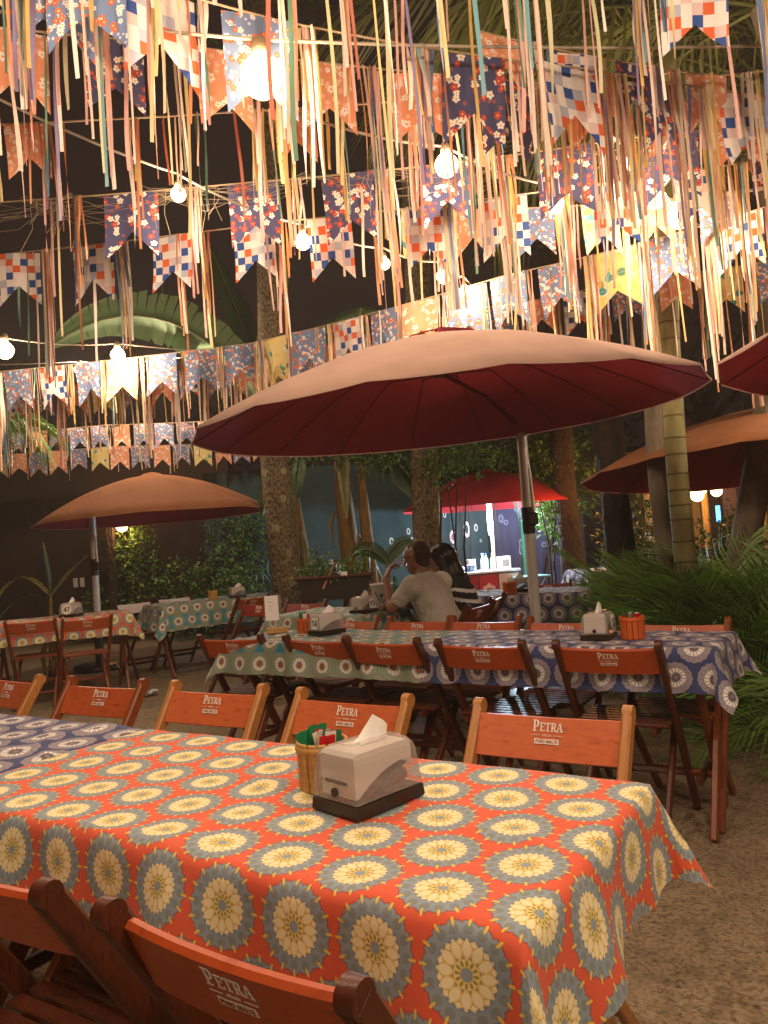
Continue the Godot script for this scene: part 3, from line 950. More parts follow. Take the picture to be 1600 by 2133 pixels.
func garland(label: String, ctrl: Array, sag: float, pattern: Array, fw: float, gap: float, seed_: int, ribs: float, rl: Array, warm := 0.6, raffia := 0.0, flag_skip := 0.0) -> void:
	var t := thing("bunting_garland", label, "bunting", Vector3.ZERO, 0.0, "rows of bunting strung overhead")
	var r := RandomNumberGenerator.new(); r.seed = seed_
	var pts := string_points(ctrl, sag)
	var st := begin()
	tube(st, pts, [0.0045], 5)
	part("cord", done(st), M.cord, t)
	var L := total_length(pts)
	var d := r.randf() * 0.1
	var nf := 0; var nr := 0; var nt := 0
	while d < L - fw:
		var p := along(pts, d + fw / 2); var a := along(pts, d); var b := along(pts, d + fw)
		var x := (b - a).normalized()
		if r.randf() >= flag_skip and pattern[nf % pattern.size()] != "-":
			var z := Vector3(-x.z, 0, x.x).normalized()
			var tilt := Basis(Vector3.UP, r.randf_range(-0.22, 0.22)) * Basis(x, r.randf_range(-0.14, 0.14))
			var s := fw * r.randf_range(0.92, 1.06)
			var bs := tilt * Basis(x * s, Vector3.UP * s * r.randf_range(0.98, 1.12), -z * s)
			part_n("flag", nf, flag_shapes[r.randi() % flag_shapes.size()], M["flag_" + pattern[nf % pattern.size()]], t, Transform3D(bs, p - Vector3(0, 0.003, 0)))
		nf += 1
		d += fw + gap * r.randf_range(0.5, 1.5)
		# a bunch of ribbons knotted beside each flag, a few in front of it
		var nb := int(ribs * 1.5 * r.randf_range(0.6, 1.5) + 0.5)
		var base := r.randf_range(rl[0], rl[1])
		for k in nb:
			if nr >= 298: break
			var q := along(pts, clampf(d - gap * 0.5 + r.randfn() * 0.022 - (r.randf() * fw if r.randf() < 0.22 else 0.0), 0.0, L)) + Vector3(r.randf_range(-0.012, 0.012), 0.0, r.randf_range(-0.02, 0.02))
			var len := base * (r.randf_range(0.4, 0.8) if r.randf() < 0.35 else r.randf_range(0.7, 1.15))
			len = minf(len, maxf(free_drop(q), 0.08))
			var w := r.randf_range(0.8, 1.7)
			var turn := r.randf_range(-0.7, 0.7)
			var m: Material = M["ribbon%d" % (r.randi() % 7 if r.randf() < warm else r.randi() % 13)]
			part_n("ribbon", nr, ribbon_shapes[r.randi() % ribbon_shapes.size()], m, t, Transform3D(Basis(Vector3.UP, turn) * Basis(Vector3.BACK, r.randfn() * 0.012) * Basis.from_scale(Vector3(w, len, w)), q))
			nr += 1
		if raffia > 0.0 and r.randf() < raffia:
			st = begin()
			var q0 := along(pts, maxf(d - gap - fw * r.randf(), 0.0)); var q1 := along(pts, minf(d + gap * 1.5, L))
			for k in 9:
				var w0 := []
				var dip := r.randf_range(0.0, 0.16)
				for i in 7:
					var f := i / 6.0
					w0.append(q0.lerp(q1, f) + Vector3(r.randf_range(-0.03, 0.03), -dip * 4.0 * f * (1.0 - f) + r.randf_range(-0.025, 0.025), r.randf_range(-0.03, 0.03)))
				tube(st, w0, [0.0011], 3, false)
			for k in 9:
				var h := r.randf_range(0.1, 0.3); var q := q0.lerp(q1, r.randf() * 0.5)
				tube(st, [q, q + Vector3(r.randf_range(-0.03, 0.03), -h * 0.5, r.randf_range(-0.03, 0.03)), q + Vector3(r.randf_range(-0.05, 0.05), -h, r.randf_range(-0.05, 0.05))], [0.0014], 3, false)
			part_n("raffia_tuft", nt, done(st), M.raffia, t, Transform3D.IDENTITY)
			nt += 1

var bulb_shape: ArrayMesh
var socket_shape: ArrayMesh

func light_string(label: String, ctrl: Array, bulbs: Array, energy: float, color: Color, seed_ := 1) -> void:
	# bulbs: [position, radius, strength]
	var t := thing("light_string", label, "string lights", Vector3.ZERO, 0.0, "strings of light bulbs")
	var st := begin()
	tube(st, string_points(ctrl, 0.03), [0.006], 6)
	part("cable", done(st), M.cable_pale, t)
	for k in bulbs.size():
		var b: Array = bulbs[k]
		var m := StandardMaterial3D.new()
		m.albedo_color = Color(1, 0.95, 0.85)
		m.emission_enabled = true
		m.emission = Color(1.0, 0.83, 0.58)
		m.emission_energy_multiplier = 14.0
		var o := part_n("bulb", k, bulb_shape, m, t, Transform3D(Basis.from_scale(Vector3.ONE * b[1]), b[0]))
		part("socket", socket_shape, M.socket, o, Transform3D.IDENTITY)
		var l := OmniLight3D.new()
		l.name = "bulb_light" if k == 0 else "bulb_light_%03d" % k
		l.light_color = color
		l.light_energy = energy * b[2]
		l.light_size = b[1]
		l.omni_range = 30.0
		l.omni_attenuation = 2.0
		l.shadow_enabled = true
		l.position = b[0]
		t.add_child(l)

func lamp_at(parent: Node, p: Vector3, energy: float, color: Color, size := 0.04) -> void:
	var l := OmniLight3D.new()
	l.light_color = color
	l.light_energy = energy
	l.light_size = size
	l.omni_range = 30.0
	l.omni_attenuation = 2.0
	l.shadow_enabled = true
	l.position = p
	l.name = "lamp_light"
	parent.add_child(l, true)

func glow_mat(c: Color, e: float) -> StandardMaterial3D:
	var m := StandardMaterial3D.new()
	m.albedo_color = c
	m.emission_enabled = true
	m.emission = c
	m.emission_energy_multiplier = e
	return m

# ---------------------------------------------------------------- plants
func leaf_tint(r: RandomNumberGenerator, spread := 0.35) -> Color:
	var k := r.randf_range(1.0 - spread, 1.0 + spread)
	return Color(k * r.randf_range(0.9, 1.25), k, k * r.randf_range(0.8, 1.1))

func frond_mesh(len: float, arch: float, leaflets: int, leaf_len: float, leaf_w: float, seed_: int, droop := 0.4, vee := 0.5) -> ArrayMesh:
	# grows from the origin along +x and arches over; leaflets in two rows
	var r := RandomNumberGenerator.new(); r.seed = seed_
	var st := begin()
	var pts := []
	var n := 12
	var p := Vector3.ZERO
	var ang := 0.0
	for i in n + 1:
		pts.append(p)
		ang = -arch * pow(float(i) / n, 1.3)
		p += Vector3(cos(ang), sin(ang), 0.02 * sin(i * 1.3 + seed_)) * len / n
	var radii := []
	for i in n + 1: radii.append(lerpf(0.012, 0.003, float(i) / n) * len / 1.5)
	st.set_color(Color(1.6, 1.5, 1.0))
	tube(st, pts, radii, 5, false)
	for k in leaflets:
		var f := lerpf(0.16, 0.99, float(k) / (leaflets - 1))
		var q := f * n
		var i := mini(int(q), n - 1)
		var c: Vector3 = pts[i].lerp(pts[i + 1], q - i)
		var d: Vector3 = (pts[i + 1] - pts[i]).normalized()
		var up := Vector3(-d.y, d.x, 0)
		var l := leaf_len * (0.45 + 0.75 * sin(PI * clampf(f * 0.9 + 0.08, 0, 1))) * r.randf_range(0.85, 1.1)
		for s in [-1, 1]:
			st.set_color(leaf_tint(r))
			var fw := lerpf(0.35, 1.5, f)
			var dir := (Vector3(0, 0, s) + d * fw + up * (vee + r.randf_range(-0.2, 0.2))).normalized()
			var mid := c + dir * l * 0.5
			var end := c + dir * l - Vector3(0, l * droop * r.randf_range(0.6, 1.3), 0)
			var wv := dir.cross(up).normalized().cross(dir).normalized() * leaf_w * 0.5
			wv = (d * leaf_w * 0.5 + wv * 0.2)
			st.set_smooth_group(-1)
			tri(st, c, mid - wv, mid + wv)
			tri(st, mid - wv, end, mid + wv)
	return done(st)

func palm_clump(label: String, at: Vector3, count: int, len: float, seed_: int, shapes: Array, m: Material, called := "palm_shrub", spread := 0.35, low := 25.0, high := 80.0) -> void:
	var t := thing(called, label, "palm", at)
	var r := RandomNumberGenerator.new(); r.seed = seed_
	for k in count:
		var yaw := r.randf() * TAU
		var el := deg_to_rad(r.randf_range(low, high))
		var b := Basis(Vector3.UP, yaw) * Basis(Vector3.BACK, el) * Basis(Vector3.RIGHT, r.randf_range(-0.5, 0.5))
		var s := len * r.randf_range(0.7, 1.1)
		part_n("frond", k, shapes[k % shapes.size()], m, t, Transform3D(b * Basis.from_scale(Vector3.ONE * s), Vector3(r.randf_range(-spread, spread), 0.02, r.randf_range(-spread, spread))))

func palm_tree(label: String, path: Array, radii: Array, stem: Material, rings: float, fronds: int, flen: float, seed_: int, shapes: Array, leaf: Material, called := "palm_tree") -> void:
	var t := thing(called, label, "palm tree", path[0])
	var st := begin()
	var pts := []
	for p in path: pts.append(p - path[0])
	# resample with a curve
	var c := Curve3D.new()
	for i in pts.size():
		var d: Vector3 = (pts[mini(i + 1, pts.size() - 1)] - pts[maxi(i - 1, 0)]) * 0.2
		c.add_point(pts[i], -d, d)
	var out := []; var rr := []
	var n := 24
	for i in n + 1:
		var f := float(i) / n
		out.append(c.sample_baked(f * c.get_baked_length(), true))
		rr.append(lerpf(radii[0], radii[1], f))
	tube(st, out, rr, 16)
	part("trunk", done(st), stem, t)
	if rings > 0.0:
		var k := 0
		var l := c.get_baked_length()
		var d := 0.1
		var r0 := RandomNumberGenerator.new(); r0.seed = seed_ + 9
		while d < minf(l, 3.6):
			var q := c.sample_baked(d, true); var q2 := c.sample_baked(d + 0.007, true)
			st = begin()
			var rad: float = lerpf(radii[0], radii[1], d / l)
			tube(st, [q - (q2 - q) * 0.5, q, q2, q2 + (q2 - q) * 0.4], [rad + 0.0005, rad + 0.0035, rad + 0.003, rad + 0.0003], 16, false)
			part_n("ring_scar", k, done(st), M.palm_ring, t, Transform3D.IDENTITY)
			k += 1
			d += rings * r0.randf_range(0.75, 1.25)
	var r := RandomNumberGenerator.new(); r.seed = seed_
	for k in fronds:
		var b := Basis(Vector3.UP, TAU * (k + r.randf() * 0.6) / fronds) * Basis(Vector3.BACK, deg_to_rad(r.randf_range(-5, 65))) * Basis(Vector3.RIGHT, r.randf_range(-0.4, 0.4))
		part_n("frond", k, shapes[k % shapes.size()], leaf, t, Transform3D(b * Basis.from_scale(Vector3.ONE * flen * r.randf_range(0.8, 1.1)), out[n]))

func trunk_tree(label: String, path: Array, radii: Array, m: Material, seed_: int, crown_r := 0.0, leaf: Material = null, moss := 0) -> Node3D:
	var t := thing("tree", label, "tree", path[0])
	var st := begin()
	var c := Curve3D.new()
	for p in path: c.add_point(p - path[0])
	var n := 26; var sides := 22
	var ns := FastNoiseLite.new(); ns.seed = seed_; ns.frequency = 0.8; ns.fractal_octaves = 4
	st.set_smooth_group(0)
	var rings := []
	for i in n + 1:
		var f := float(i) / n
		var q := c.sample_baked(f * c.get_baked_length(), true)
		var rad: float = lerpf(radii[0], radii[1], pow(f, 0.7)) * (1.0 + 0.35 * exp(-f * 22.0))
		var ring := []
		for k in sides:
			var a := TAU * k / sides
			var rr := rad * (1.0 + 0.14 * ns.get_noise_3d(cos(a) * 1.6, q.y * 1.2, sin(a) * 1.6))
			ring.append(q + Vector3(cos(a) * rr, 0, sin(a) * rr))
		rings.append(ring)
	for i in n:
		for k in sides:
			quad(st, rings[i][k], rings[i + 1][k], rings[i + 1][(k + 1) % sides], rings[i][(k + 1) % sides])
	part("trunk", done(st), m, t)
	var r := RandomNumberGenerator.new(); r.seed = seed_
	if moss > 0:
		var lich := hexmat("8f8a62", 0.95)
		for k in moss:
			var f := r.randf_range(0.03, 0.5)
			var i := int(f * n); var a := r.randi() % sides
			var q: Vector3 = rings[i][a]; var cen: Vector3 = c.sample_baked(float(i) / n * c.get_baked_length(), true)
			var out := (q - cen); out.y = 0; out = out.normalized()
			var poly := PackedVector2Array()
			var s := r.randf_range(0.015, 0.05)
			for e in 9: poly.append(Vector2(cos(TAU * e / 9.0), sin(TAU * e / 9.0) * 1.4) * s * r.randf_range(0.6, 1.2))
			st = begin()
			prism(st, poly, 0.008)
			part_n("lichen", k, done(st), lich, t, Transform3D(Basis.looking_at(-out, Vector3.UP), q))
	if crown_r > 0.0:
		var top: Vector3 = path[-1] - path[0]
		for k in 6:
			var a := TAU * k / 6.0 + r.randf()
			var e := top + Vector3(cos(a), r.randf_range(0.2, 0.7), sin(a)) * crown_r * 0.8
			st = begin()
			tube(st, [top - Vector3(0, 0.3, 0), top.lerp(e, 0.5) + Vector3(0, 0.15, 0), e], [radii[1] * 0.6, radii[1] * 0.4, radii[1] * 0.15], 7)
			part("limb", done(st), m, t)
		foliage("crown", t, leaf, [[top + Vector3(0, crown_r * 0.3, 0), Vector3(crown_r, crown_r * 0.7, crown_r)]], int(900 * crown_r), 0.11, seed_)
	return t

var leaf_shape: ArrayMesh

func foliage(called: String, parent: Node, m: Material, blobs: Array, count: int, size: float, seed_: int, hang := 0.5, clump := 0.16) -> MultiMeshInstance3D:
	# a mass of single leaves, in twigs spread through the blobs' volume
	if leaf_shape == null:
		var st := begin()
		st.set_smooth_group(-1)
		var tip := Vector3(0, -0.08, 1.0)
		tri(st, Vector3.ZERO, Vector3(-0.27, 0.07, 0.45), Vector3(0, 0, 0.5)); tri(st, Vector3.ZERO, Vector3(0, 0, 0.5), Vector3(0.27, 0.07, 0.45))
		tri(st, Vector3(-0.27, 0.07, 0.45), tip, Vector3(0, 0, 0.5)); tri(st, Vector3(0, 0, 0.5), tip, Vector3(0.27, 0.07, 0.45))
		leaf_shape = done(st)
	var r := RandomNumberGenerator.new(); r.seed = seed_
	var mm := MultiMesh.new()
	mm.transform_format = MultiMesh.TRANSFORM_3D
	mm.use_colors = true
	mm.mesh = leaf_shape
	mm.instance_count = count
	var k := 0
	while k < count:
		var b: Array = blobs[r.randi() % blobs.size()]
		var d := Vector3(r.randfn(), r.randfn(), r.randfn()).normalized() * pow(r.randf(), 0.45)
		var c: Vector3 = b[0] + d * b[1]
		var tw := Vector3(r.randfn(), r.randfn() - hang, r.randfn()).normalized()
		var tint := leaf_tint(r, 0.45)
		for j in 9:
			if k >= count: break
			var p := c + tw * (j - 4) * clump * 0.25 + Vector3(r.randfn(), r.randfn(), r.randfn()) * clump * 0.16
			var dir := (tw * 0.6 + Vector3(r.randfn(), r.randfn() * 0.7 - hang * 0.5, r.randfn())).normalized()
			var up := Vector3(r.randfn() * 0.5, 1, r.randfn() * 0.5).normalized()
			if absf(dir.dot(up)) > 0.95: up = Vector3.RIGHT
			mm.set_instance_transform(k, Transform3D(Basis.looking_at(-dir, up) * Basis.from_scale(Vector3.ONE * size * r.randf_range(0.6, 1.3)), p))
			mm.set_instance_color(k, tint * r.randf_range(0.75, 1.25))
			k += 1
	var o := MultiMeshInstance3D.new()
	o.multimesh = mm
	o.material_override = m
	o.name = called
	o.set_meta("kind", "stuff")
	parent.add_child(o, true)
	return o

func broad_leaf(parent: Node, called: String, base: Vector3, mid: Vector3, tip: Vector3, w: float, m: Material, seed_: int, torn := 0.3, roll := 0.0, fold := 0.25) -> void:
	# a banana-like blade along a curved midrib from base over mid to tip
	var r := RandomNumberGenerator.new(); r.seed = seed_
	var st := begin()
	st.set_smooth_group(0)
	var n := 26
	var side0 := (tip - base).cross(Vector3.UP).normalized()
	var cen := []; var l := []; var rr := []
	for i in n + 1:
		var f := float(i) / n
		var c := base.lerp(mid, f).lerp(mid.lerp(tip, f), f)
		var w0 := w * pow(sin(PI * clampf(0.03 + 0.96 * pow(f, 0.8), 0, 1)), 0.6)
		cen.append(c)
		l.append(w0 * (1.0 - torn * 0.35 * r.randf())); rr.append(w0 * (1.0 - torn * 0.35 * r.randf()))
	var split_l := 0.0; var split_r := 0.0
	for i in n:
		var d: Vector3 = (cen[i + 1] - cen[i]).normalized()
		var side := (side0 - d * side0.dot(d)).normalized().rotated(d, roll)
		var up := side.cross(d).normalized()
		if up.y < 0: up = -up
		if r.randf() < torn: split_l = r.randf_range(0.0, 0.14)
		if r.randf() < torn: split_r = r.randf_range(0.0, 0.14)
		for s in [-1, 1]:
			var wa: float = (l[i] if s < 0 else rr[i]); var wb: float = (l[i + 1] if s < 0 else rr[i + 1])
			if r.randf() < torn * 0.5: wb *= 0.8
			var sp: float = split_l if s < 0 else split_r
			var dr := -up * sp * wa
			var a: Vector3 = cen[i]; var b: Vector3 = cen[i + 1]
			var a1: Vector3 = a + side * s * wa * 0.5 + up * wa * fold * 0.5 + dr * 0.4; var b1: Vector3 = b + side * s * wb * 0.5 + up * wb * fold * 0.5 + dr * 0.4
			var a2: Vector3 = a + side * s * wa + up * wa * fold * 0.55 + dr * 1.4; var b2: Vector3 = b + side * s * wb + up * wb * fold * 0.55 + dr * 1.4
			quad(st, a, b, b1, a1); quad(st, a1, b1, b2, a2)
	var o := part(called, done(st), m, parent)
	st = begin()
	var mr := []
	for i in range(0, n + 1, 2): mr.append(cen[i] + Vector3(0, -0.004, 0))
	tube(st, mr, [0.014] if w > 0.12 else [0.008], 5)
	part("midrib", done(st), M.midrib, o)

func banana_plant(label: String, at: Vector3, stem_h: float, stem_r: float, lean: Vector3, leaves: Array, seed_: int) -> void:
	# leaves: [mid offset from the stem's top, tip offset, half width, material]
	var t := thing("banana_plant", label, "banana plant", at)
	var st := begin()
	var top := Vector3(lean.x, stem_h, lean.z)
	tube(st, [Vector3.ZERO, top * 0.35 + Vector3(0.01, 0, 0), top * 0.7, top], [stem_r * 1.25, stem_r, stem_r * 0.8, stem_r * 0.45], 12)
	part("stem", done(st), M.pseudostem, t)
	var r := RandomNumberGenerator.new(); r.seed = seed_
	for k in 4:
		var a := r.randf() * TAU
		st = begin()
		var y := stem_h * r.randf_range(0.3, 0.8); var q := top * (y / stem_h) + Vector3(cos(a), 0, sin(a)) * stem_r
		tube(st, [q, q + Vector3(cos(a) * 0.06, -0.15, sin(a) * 0.06), q + Vector3(cos(a) * 0.04, -0.45, sin(a) * 0.04)], [0.02, 0.03, 0.006], 5)
		part("dry_sheath", done(st), M.leaf_dry, t)
	for k in leaves.size():
		var l: Array = leaves[k]
		broad_leaf(t, "leaf", top, top + l[0], top + l[1], l[2], l[3], seed_ * 10 + k, 0.25, l[4] if l.size() > 4 else 0.0)

func shrub(label: String, at: Vector3, blobs: Array, count: int, size: float, m: Material, seed_: int, category := "shrub", called := "shrub", stems := 7) -> Node3D:
	var t := thing(called, label, category, at)
	var r := RandomNumberGenerator.new(); r.seed = seed_ + 100
	for k in stems:
		var b: Array = blobs[k % blobs.size()]
		var e: Vector3 = b[0] + Vector3(r.randf_range(-0.6, 0.6), r.randf_range(-0.2, 0.7), r.randf_range(-0.6, 0.6)) * b[1]
		var s := Vector3(b[0].x * 0.6, 0.0, b[0].z * 0.6) if called != "hanging_fern" else Vector3(b[0].x, b[0].y + b[1].y, b[0].z)
		var st := begin()
		tube(st, [s, s.lerp(e, 0.5) + Vector3(r.randf_range(-0.1, 0.1), 0.05, r.randf_range(-0.1, 0.1)), e], [0.018, 0.012, 0.004], 5)
		part("stem", done(st), M.bark_dark, t)
	foliage("foliage", t, m, blobs, count, size, seed_)
	return t

# ---------------------------------------------------------------- people
func field_mesh(st: SurfaceTool, bones: Array, cell: float, paint: Callable) -> void:
	# bones: [from, to, radius from, radius to, blend]; joined with a smooth minimum and meshed as surface nets
	var lo := Vector3(1e9, 1e9, 1e9); var hi := -lo
	for b in bones:
		var m: float = maxf(b[2], b[3]) + 2.5 * cell
		for e in 2:
			lo = lo.min(b[e] - Vector3.ONE * m); hi = hi.max(b[e] + Vector3.ONE * m)
	var nx := int((hi.x - lo.x) / cell) + 2; var ny := int((hi.y - lo.y) / cell) + 2; var nz := int((hi.z - lo.z) / cell) + 2
	var f := PackedFloat32Array(); f.resize(nx * ny * nz); f.fill(0.2)
	for b in bones:
		var a: Vector3 = b[0]; var e: Vector3 = b[1]; var ra: float = b[2]; var rb: float = b[3]; var kk: float = b[4]
		var ab := e - a; var l2 := maxf(ab.length_squared(), 1e-9)
		var m := maxf(ra, rb) + maxf(2.5 * cell, kk * 1.1)
		var p0 := (a.min(e) - Vector3.ONE * m - lo) / cell; var p1 := (a.max(e) + Vector3.ONE * m - lo) / cell
		for k in range(maxi(int(p0.z), 0), mini(int(p1.z) + 1, nz)):
			for j in range(maxi(int(p0.y), 0), mini(int(p1.y) + 1, ny)):
				for i in range(maxi(int(p0.x), 0), mini(int(p1.x) + 1, nx)):
					var p := lo + Vector3(i, j, k) * cell
					var t := clampf((p - a).dot(ab) / l2, 0.0, 1.0)
					var d := p.distance_to(a + ab * t) - lerpf(ra, rb, t)
					var id := (k * ny + j) * nx + i
					var o := f[id]
					var h := maxf(kk - absf(d - o), 0.0) / kk
					f[id] = minf(d, o) - h * h * kk * 0.25
	var vid := {}
	var verts := []
	var offs := [0, 1, nx, nx + 1, nx * ny, nx * ny + 1, nx * ny + nx, nx * ny + nx + 1]
	var cs := [Vector3(0, 0, 0), Vector3(1, 0, 0), Vector3(0, 1, 0), Vector3(1, 1, 0), Vector3(0, 0, 1), Vector3(1, 0, 1), Vector3(0, 1, 1), Vector3(1, 1, 1)]
	var edges := [[0, 1], [2, 3], [4, 5], [6, 7], [0, 2], [1, 3], [4, 6], [5, 7], [0, 4], [1, 5], [2, 6], [3, 7]]
	for k in nz - 1:
		for j in ny - 1:
			var row := (k * ny + j) * nx
			for i in nx - 1:
				var id := row + i
				var s := 0
				for c in 8:
					if f[id + offs[c]] < 0.0: s |= 1 << c
				if s == 0 or s == 255: continue
				var sum := Vector3.ZERO; var n := 0
				for ed in edges:
					var a0: float = f[id + offs[ed[0]]]; var a1: float = f[id + offs[ed[1]]]
					if (a0 < 0.0) != (a1 < 0.0):
						sum += cs[ed[0]].lerp(cs[ed[1]], a0 / (a0 - a1)); n += 1
				vid[id] = verts.size()
				verts.append(lo + (Vector3(i, j, k) + sum / n) * cell)
	st.set_smooth_group(0)
	var put := func(q: Array, flip: bool):
		if flip: q.reverse()
		for t in [0, 1, 2, 0, 2, 3]:
			var v: Vector3 = verts[q[t]]
			st.set_color(paint.call(v))
			st.add_vertex(v)
	for id in vid:
		var i: int = id % nx; var j: int = (id / nx) % ny; var k: int = id / (nx * ny)
		var inside: bool = f[id] < 0.0
		if j > 0 and k > 0 and inside != (f[id + 1] < 0.0): put.call([vid[id], vid[id - nx], vid[id - nx - nx * ny], vid[id - nx * ny]], inside)
		if i > 0 and k > 0 and inside != (f[id + nx] < 0.0): put.call([vid[id], vid[id - nx * ny], vid[id - nx * ny - 1], vid[id - 1]], inside)
		if i > 0 and j > 0 and inside != (f[id + nx * ny] < 0.0): put.call([vid[id], vid[id - 1], vid[id - 1 - nx], vid[id - nx]], inside)

func hand_bones(wrist: Vector3, dir: Vector3, palm: Vector3, curl: float, thumb_side: float) -> Array:
	# dir: from wrist to knuckles; palm: the way the palm faces; fingers curl towards it
	var side := dir.cross(palm).normalized()
	var out := []
	for k in 4:
		var o := (k - 1.5) * 0.019
		var kn := wrist + dir * (0.085 - absf(k - 1.2) * 0.004) + side * o
		out.append([wrist + dir * 0.02 + side * o * 0.7, kn, 0.014, 0.0105, 0.012])
		var l: float = [0.038, 0.044, 0.041, 0.032][k]
		var d1 := dir.lerp(palm, curl * 0.5).normalized(); var d2 := dir.lerp(palm, curl).normalized(); var d3 := (palm - dir * (curl - 0.75)).normalized() if curl > 0.7 else dir.lerp(palm, minf(curl * 1.5, 0.9)).normalized()
		out.append([kn, kn + d1 * l, 0.0098, 0.0088, 0.003])
		out.append([kn + d1 * l, kn + d1 * l + d2 * l * 0.7, 0.0088, 0.008, 0.003])
		out.append([kn + d1 * l + d2 * l * 0.7, kn + d1 * l + d2 * l * 0.7 + d3 * l * 0.5, 0.008, 0.0072, 0.003])
	var t0 := wrist + dir * 0.025 + side * thumb_side * 0.026
	var t1 := t0 + (dir * 0.55 + side * thumb_side * 0.8 + palm * 0.4).normalized() * 0.045
	var t2 := t1 + (dir * 0.9 + palm * 0.6).normalized() * 0.034
	out.append([t0, t1, 0.0125, 0.0105, 0.008])
	out.append([t1, t2, 0.0105, 0.008, 0.003])
	return out

func head_bones(c: Vector3, fwd: Vector3, up: Vector3, s := 1.0) -> Array:
	# c: middle of the head; 23 cm tall at s = 1
	var r := fwd.cross(up).normalized()
	var P := func(x: float, y: float, z: float): return c + (r * x + up * y + fwd * z) * s
	return [[P.call(0, 0.035, -0.02), P.call(0, 0.03, 0.015), 0.083 * s, 0.078 * s, 0.03], [P.call(0, -0.03, 0.02), P.call(0, -0.075, 0.052), 0.062 * s, 0.036 * s, 0.03],
		[P.call(-0.045, -0.045, 0.02), P.call(-0.02, -0.08, 0.05), 0.024 * s, 0.02 * s, 0.02], [P.call(0.045, -0.045, 0.02), P.call(0.02, -0.08, 0.05), 0.024 * s, 0.02 * s, 0.02],
		[P.call(0, 0.012, 0.085), P.call(0, -0.028, 0.108), 0.009 * s, 0.0125 * s, 0.012], [P.call(-0.03, 0.022, 0.08), P.call(0.03, 0.022, 0.08), 0.014 * s, 0.014 * s, 0.012],
		[P.call(-0.014, -0.054, 0.083), P.call(0.014, -0.054, 0.083), 0.0085 * s, 0.0085 * s, 0.006],
		[P.call(-0.08, 0.02, -0.008), P.call(-0.078, -0.028, -0.002), 0.013 * s, 0.009 * s, 0.008], [P.call(0.08, 0.02, -0.008), P.call(0.078, -0.028, -0.002), 0.013 * s, 0.009 * s, 0.008]]

func person(label: String, at: Vector3, turn: float, pose: Dictionary) -> void:
	var t := thing("person", label, "person", at, turn)
	var skin: Color = pose.skin
	var flat := func(v: Vector3): return skin
	var J: Dictionary = pose.joints
	var st := begin()
	# one continuous figure: trunk, neck, limbs
	var bones := [[J.hip, J.waist, 0.125, 0.115, 0.06], [J.waist, J.chest, 0.115, 0.125, 0.06], [J.chest, J.neck, 0.11, 0.05, 0.06], [J.neck, J.head, 0.052, 0.05, 0.04], [J.sl, J.sr, 0.055, 0.055, 0.06]]
	for s in ["l", "r"]:
		bones.append([J["s" + s], J["e" + s], 0.05, 0.038, 0.03]); bones.append([J["e" + s], J["w" + s], 0.039, 0.026, 0.02])
		bones.append([J["h" + s], J["k" + s], 0.085, 0.058, 0.05]); bones.append([J["k" + s], J["a" + s], 0.056, 0.036, 0.03]); bones.append([J["a" + s] + Vector3(0, -0.05, 0.03), J["a" + s] + Vector3(0, -0.06, -0.15), 0.032, 0.026, 0.03])
	field_mesh(st, bones, 0.014, flat)
	var face := func(v: Vector3):
		var q: Vector3 = v - J.head
		var x: float = q.dot(pose.fwd.cross(pose.up).normalized()); var y: float = q.dot(pose.up); var z: float = q.dot(pose.fwd)
		if z > 0.05:
			var ex := absf(x) - 0.031
			if ex * ex / 0.00016 + (y - 0.003) * (y - 0.003) / 0.00003 < 1.0: return Color(0.02, 0.015, 0.012)
			if ex * ex / 0.0003 + (y - 0.024) * (y - 0.024) / 0.00002 < 1.0: return skin * 0.25
			if x * x / 0.0006 + (y + 0.054) * (y + 0.054) / 0.00006 < 1.0: return Color(skin.r * 0.8, skin.g * 0.5, skin.b * 0.5)
		return skin
	field_mesh(st, head_bones(J.head, pose.fwd, pose.up), 0.0045, face)
	for h in pose.hands: field_mesh(st, hand_bones(h[0], h[1], h[2], h[3], h[4]), 0.0038, flat)
	part("body", done(st), M.skin, t)
	# clothes
	st = begin()
	bones = [[J.hip + Vector3(0, 0.02, 0), J.waist, 0.148, 0.138, 0.06], [J.waist, J.chest, 0.138, 0.146, 0.06], [J.chest, J.neck + Vector3(0, -0.035, 0), 0.13, 0.064, 0.05], [J.sl, J.sr, 0.074, 0.074, 0.06]]
	for s in ["l", "r"]:
		var cuff: Vector3 = J["s" + s].lerp(J["e" + s], pose.sleeve)
		bones.append([J["s" + s], cuff, 0.07, 0.062 if pose.sleeve < 0.9 else 0.05, 0.035])
		if pose.sleeve > 0.9: bones.append([J["e" + s], J["e" + s].lerp(J["w" + s], 0.8), 0.05, 0.038, 0.02])
	bones.append([J.waist + Vector3(0.05, 0.02, 0.09), J.hip + Vector3(0.02, 0.06, 0.12), 0.05, 0.06, 0.06])
	field_mesh(st, bones, pose.get("cell", 0.011), pose.cloth)
	var top := part("shirt", done(st), pose.cloth_mat, t)
	if pose.has("collar"):
		st = begin()
		var up2: Vector3 = (J.head - J.neck).normalized()
		lathe(st, [Vector2(0.074, -0.02), Vector2(0.078, 0.012), Vector2(0.068, 0.022), Vector2(0.062, 0.0)], 18, Transform3D(Basis(Quaternion(Vector3.UP, up2)), J.neck + up2 * -0.012))
		part("collar", done(st), pose.cloth_mat, top)
	st = begin()
	bones = []
	for s in ["l", "r"]:
		bones.append([J["h" + s], J["k" + s], 0.1, 0.07, 0.05]); bones.append([J["k" + s], J["a" + s], 0.068, 0.055, 0.03])
	bones.append([J.hl, J.hr, 0.12, 0.12, 0.05])
	field_mesh(st, bones, 0.016, func(v): return Color.WHITE)
	part("trousers", done(st), M.denim, t)
	st = begin()
	field_mesh(st, pose.hair, 0.008, func(v): return Color.WHITE)
	part("hair", done(st), pose.hair_mat, t)
	if pose.has("extra"): pose.extra.call(t)

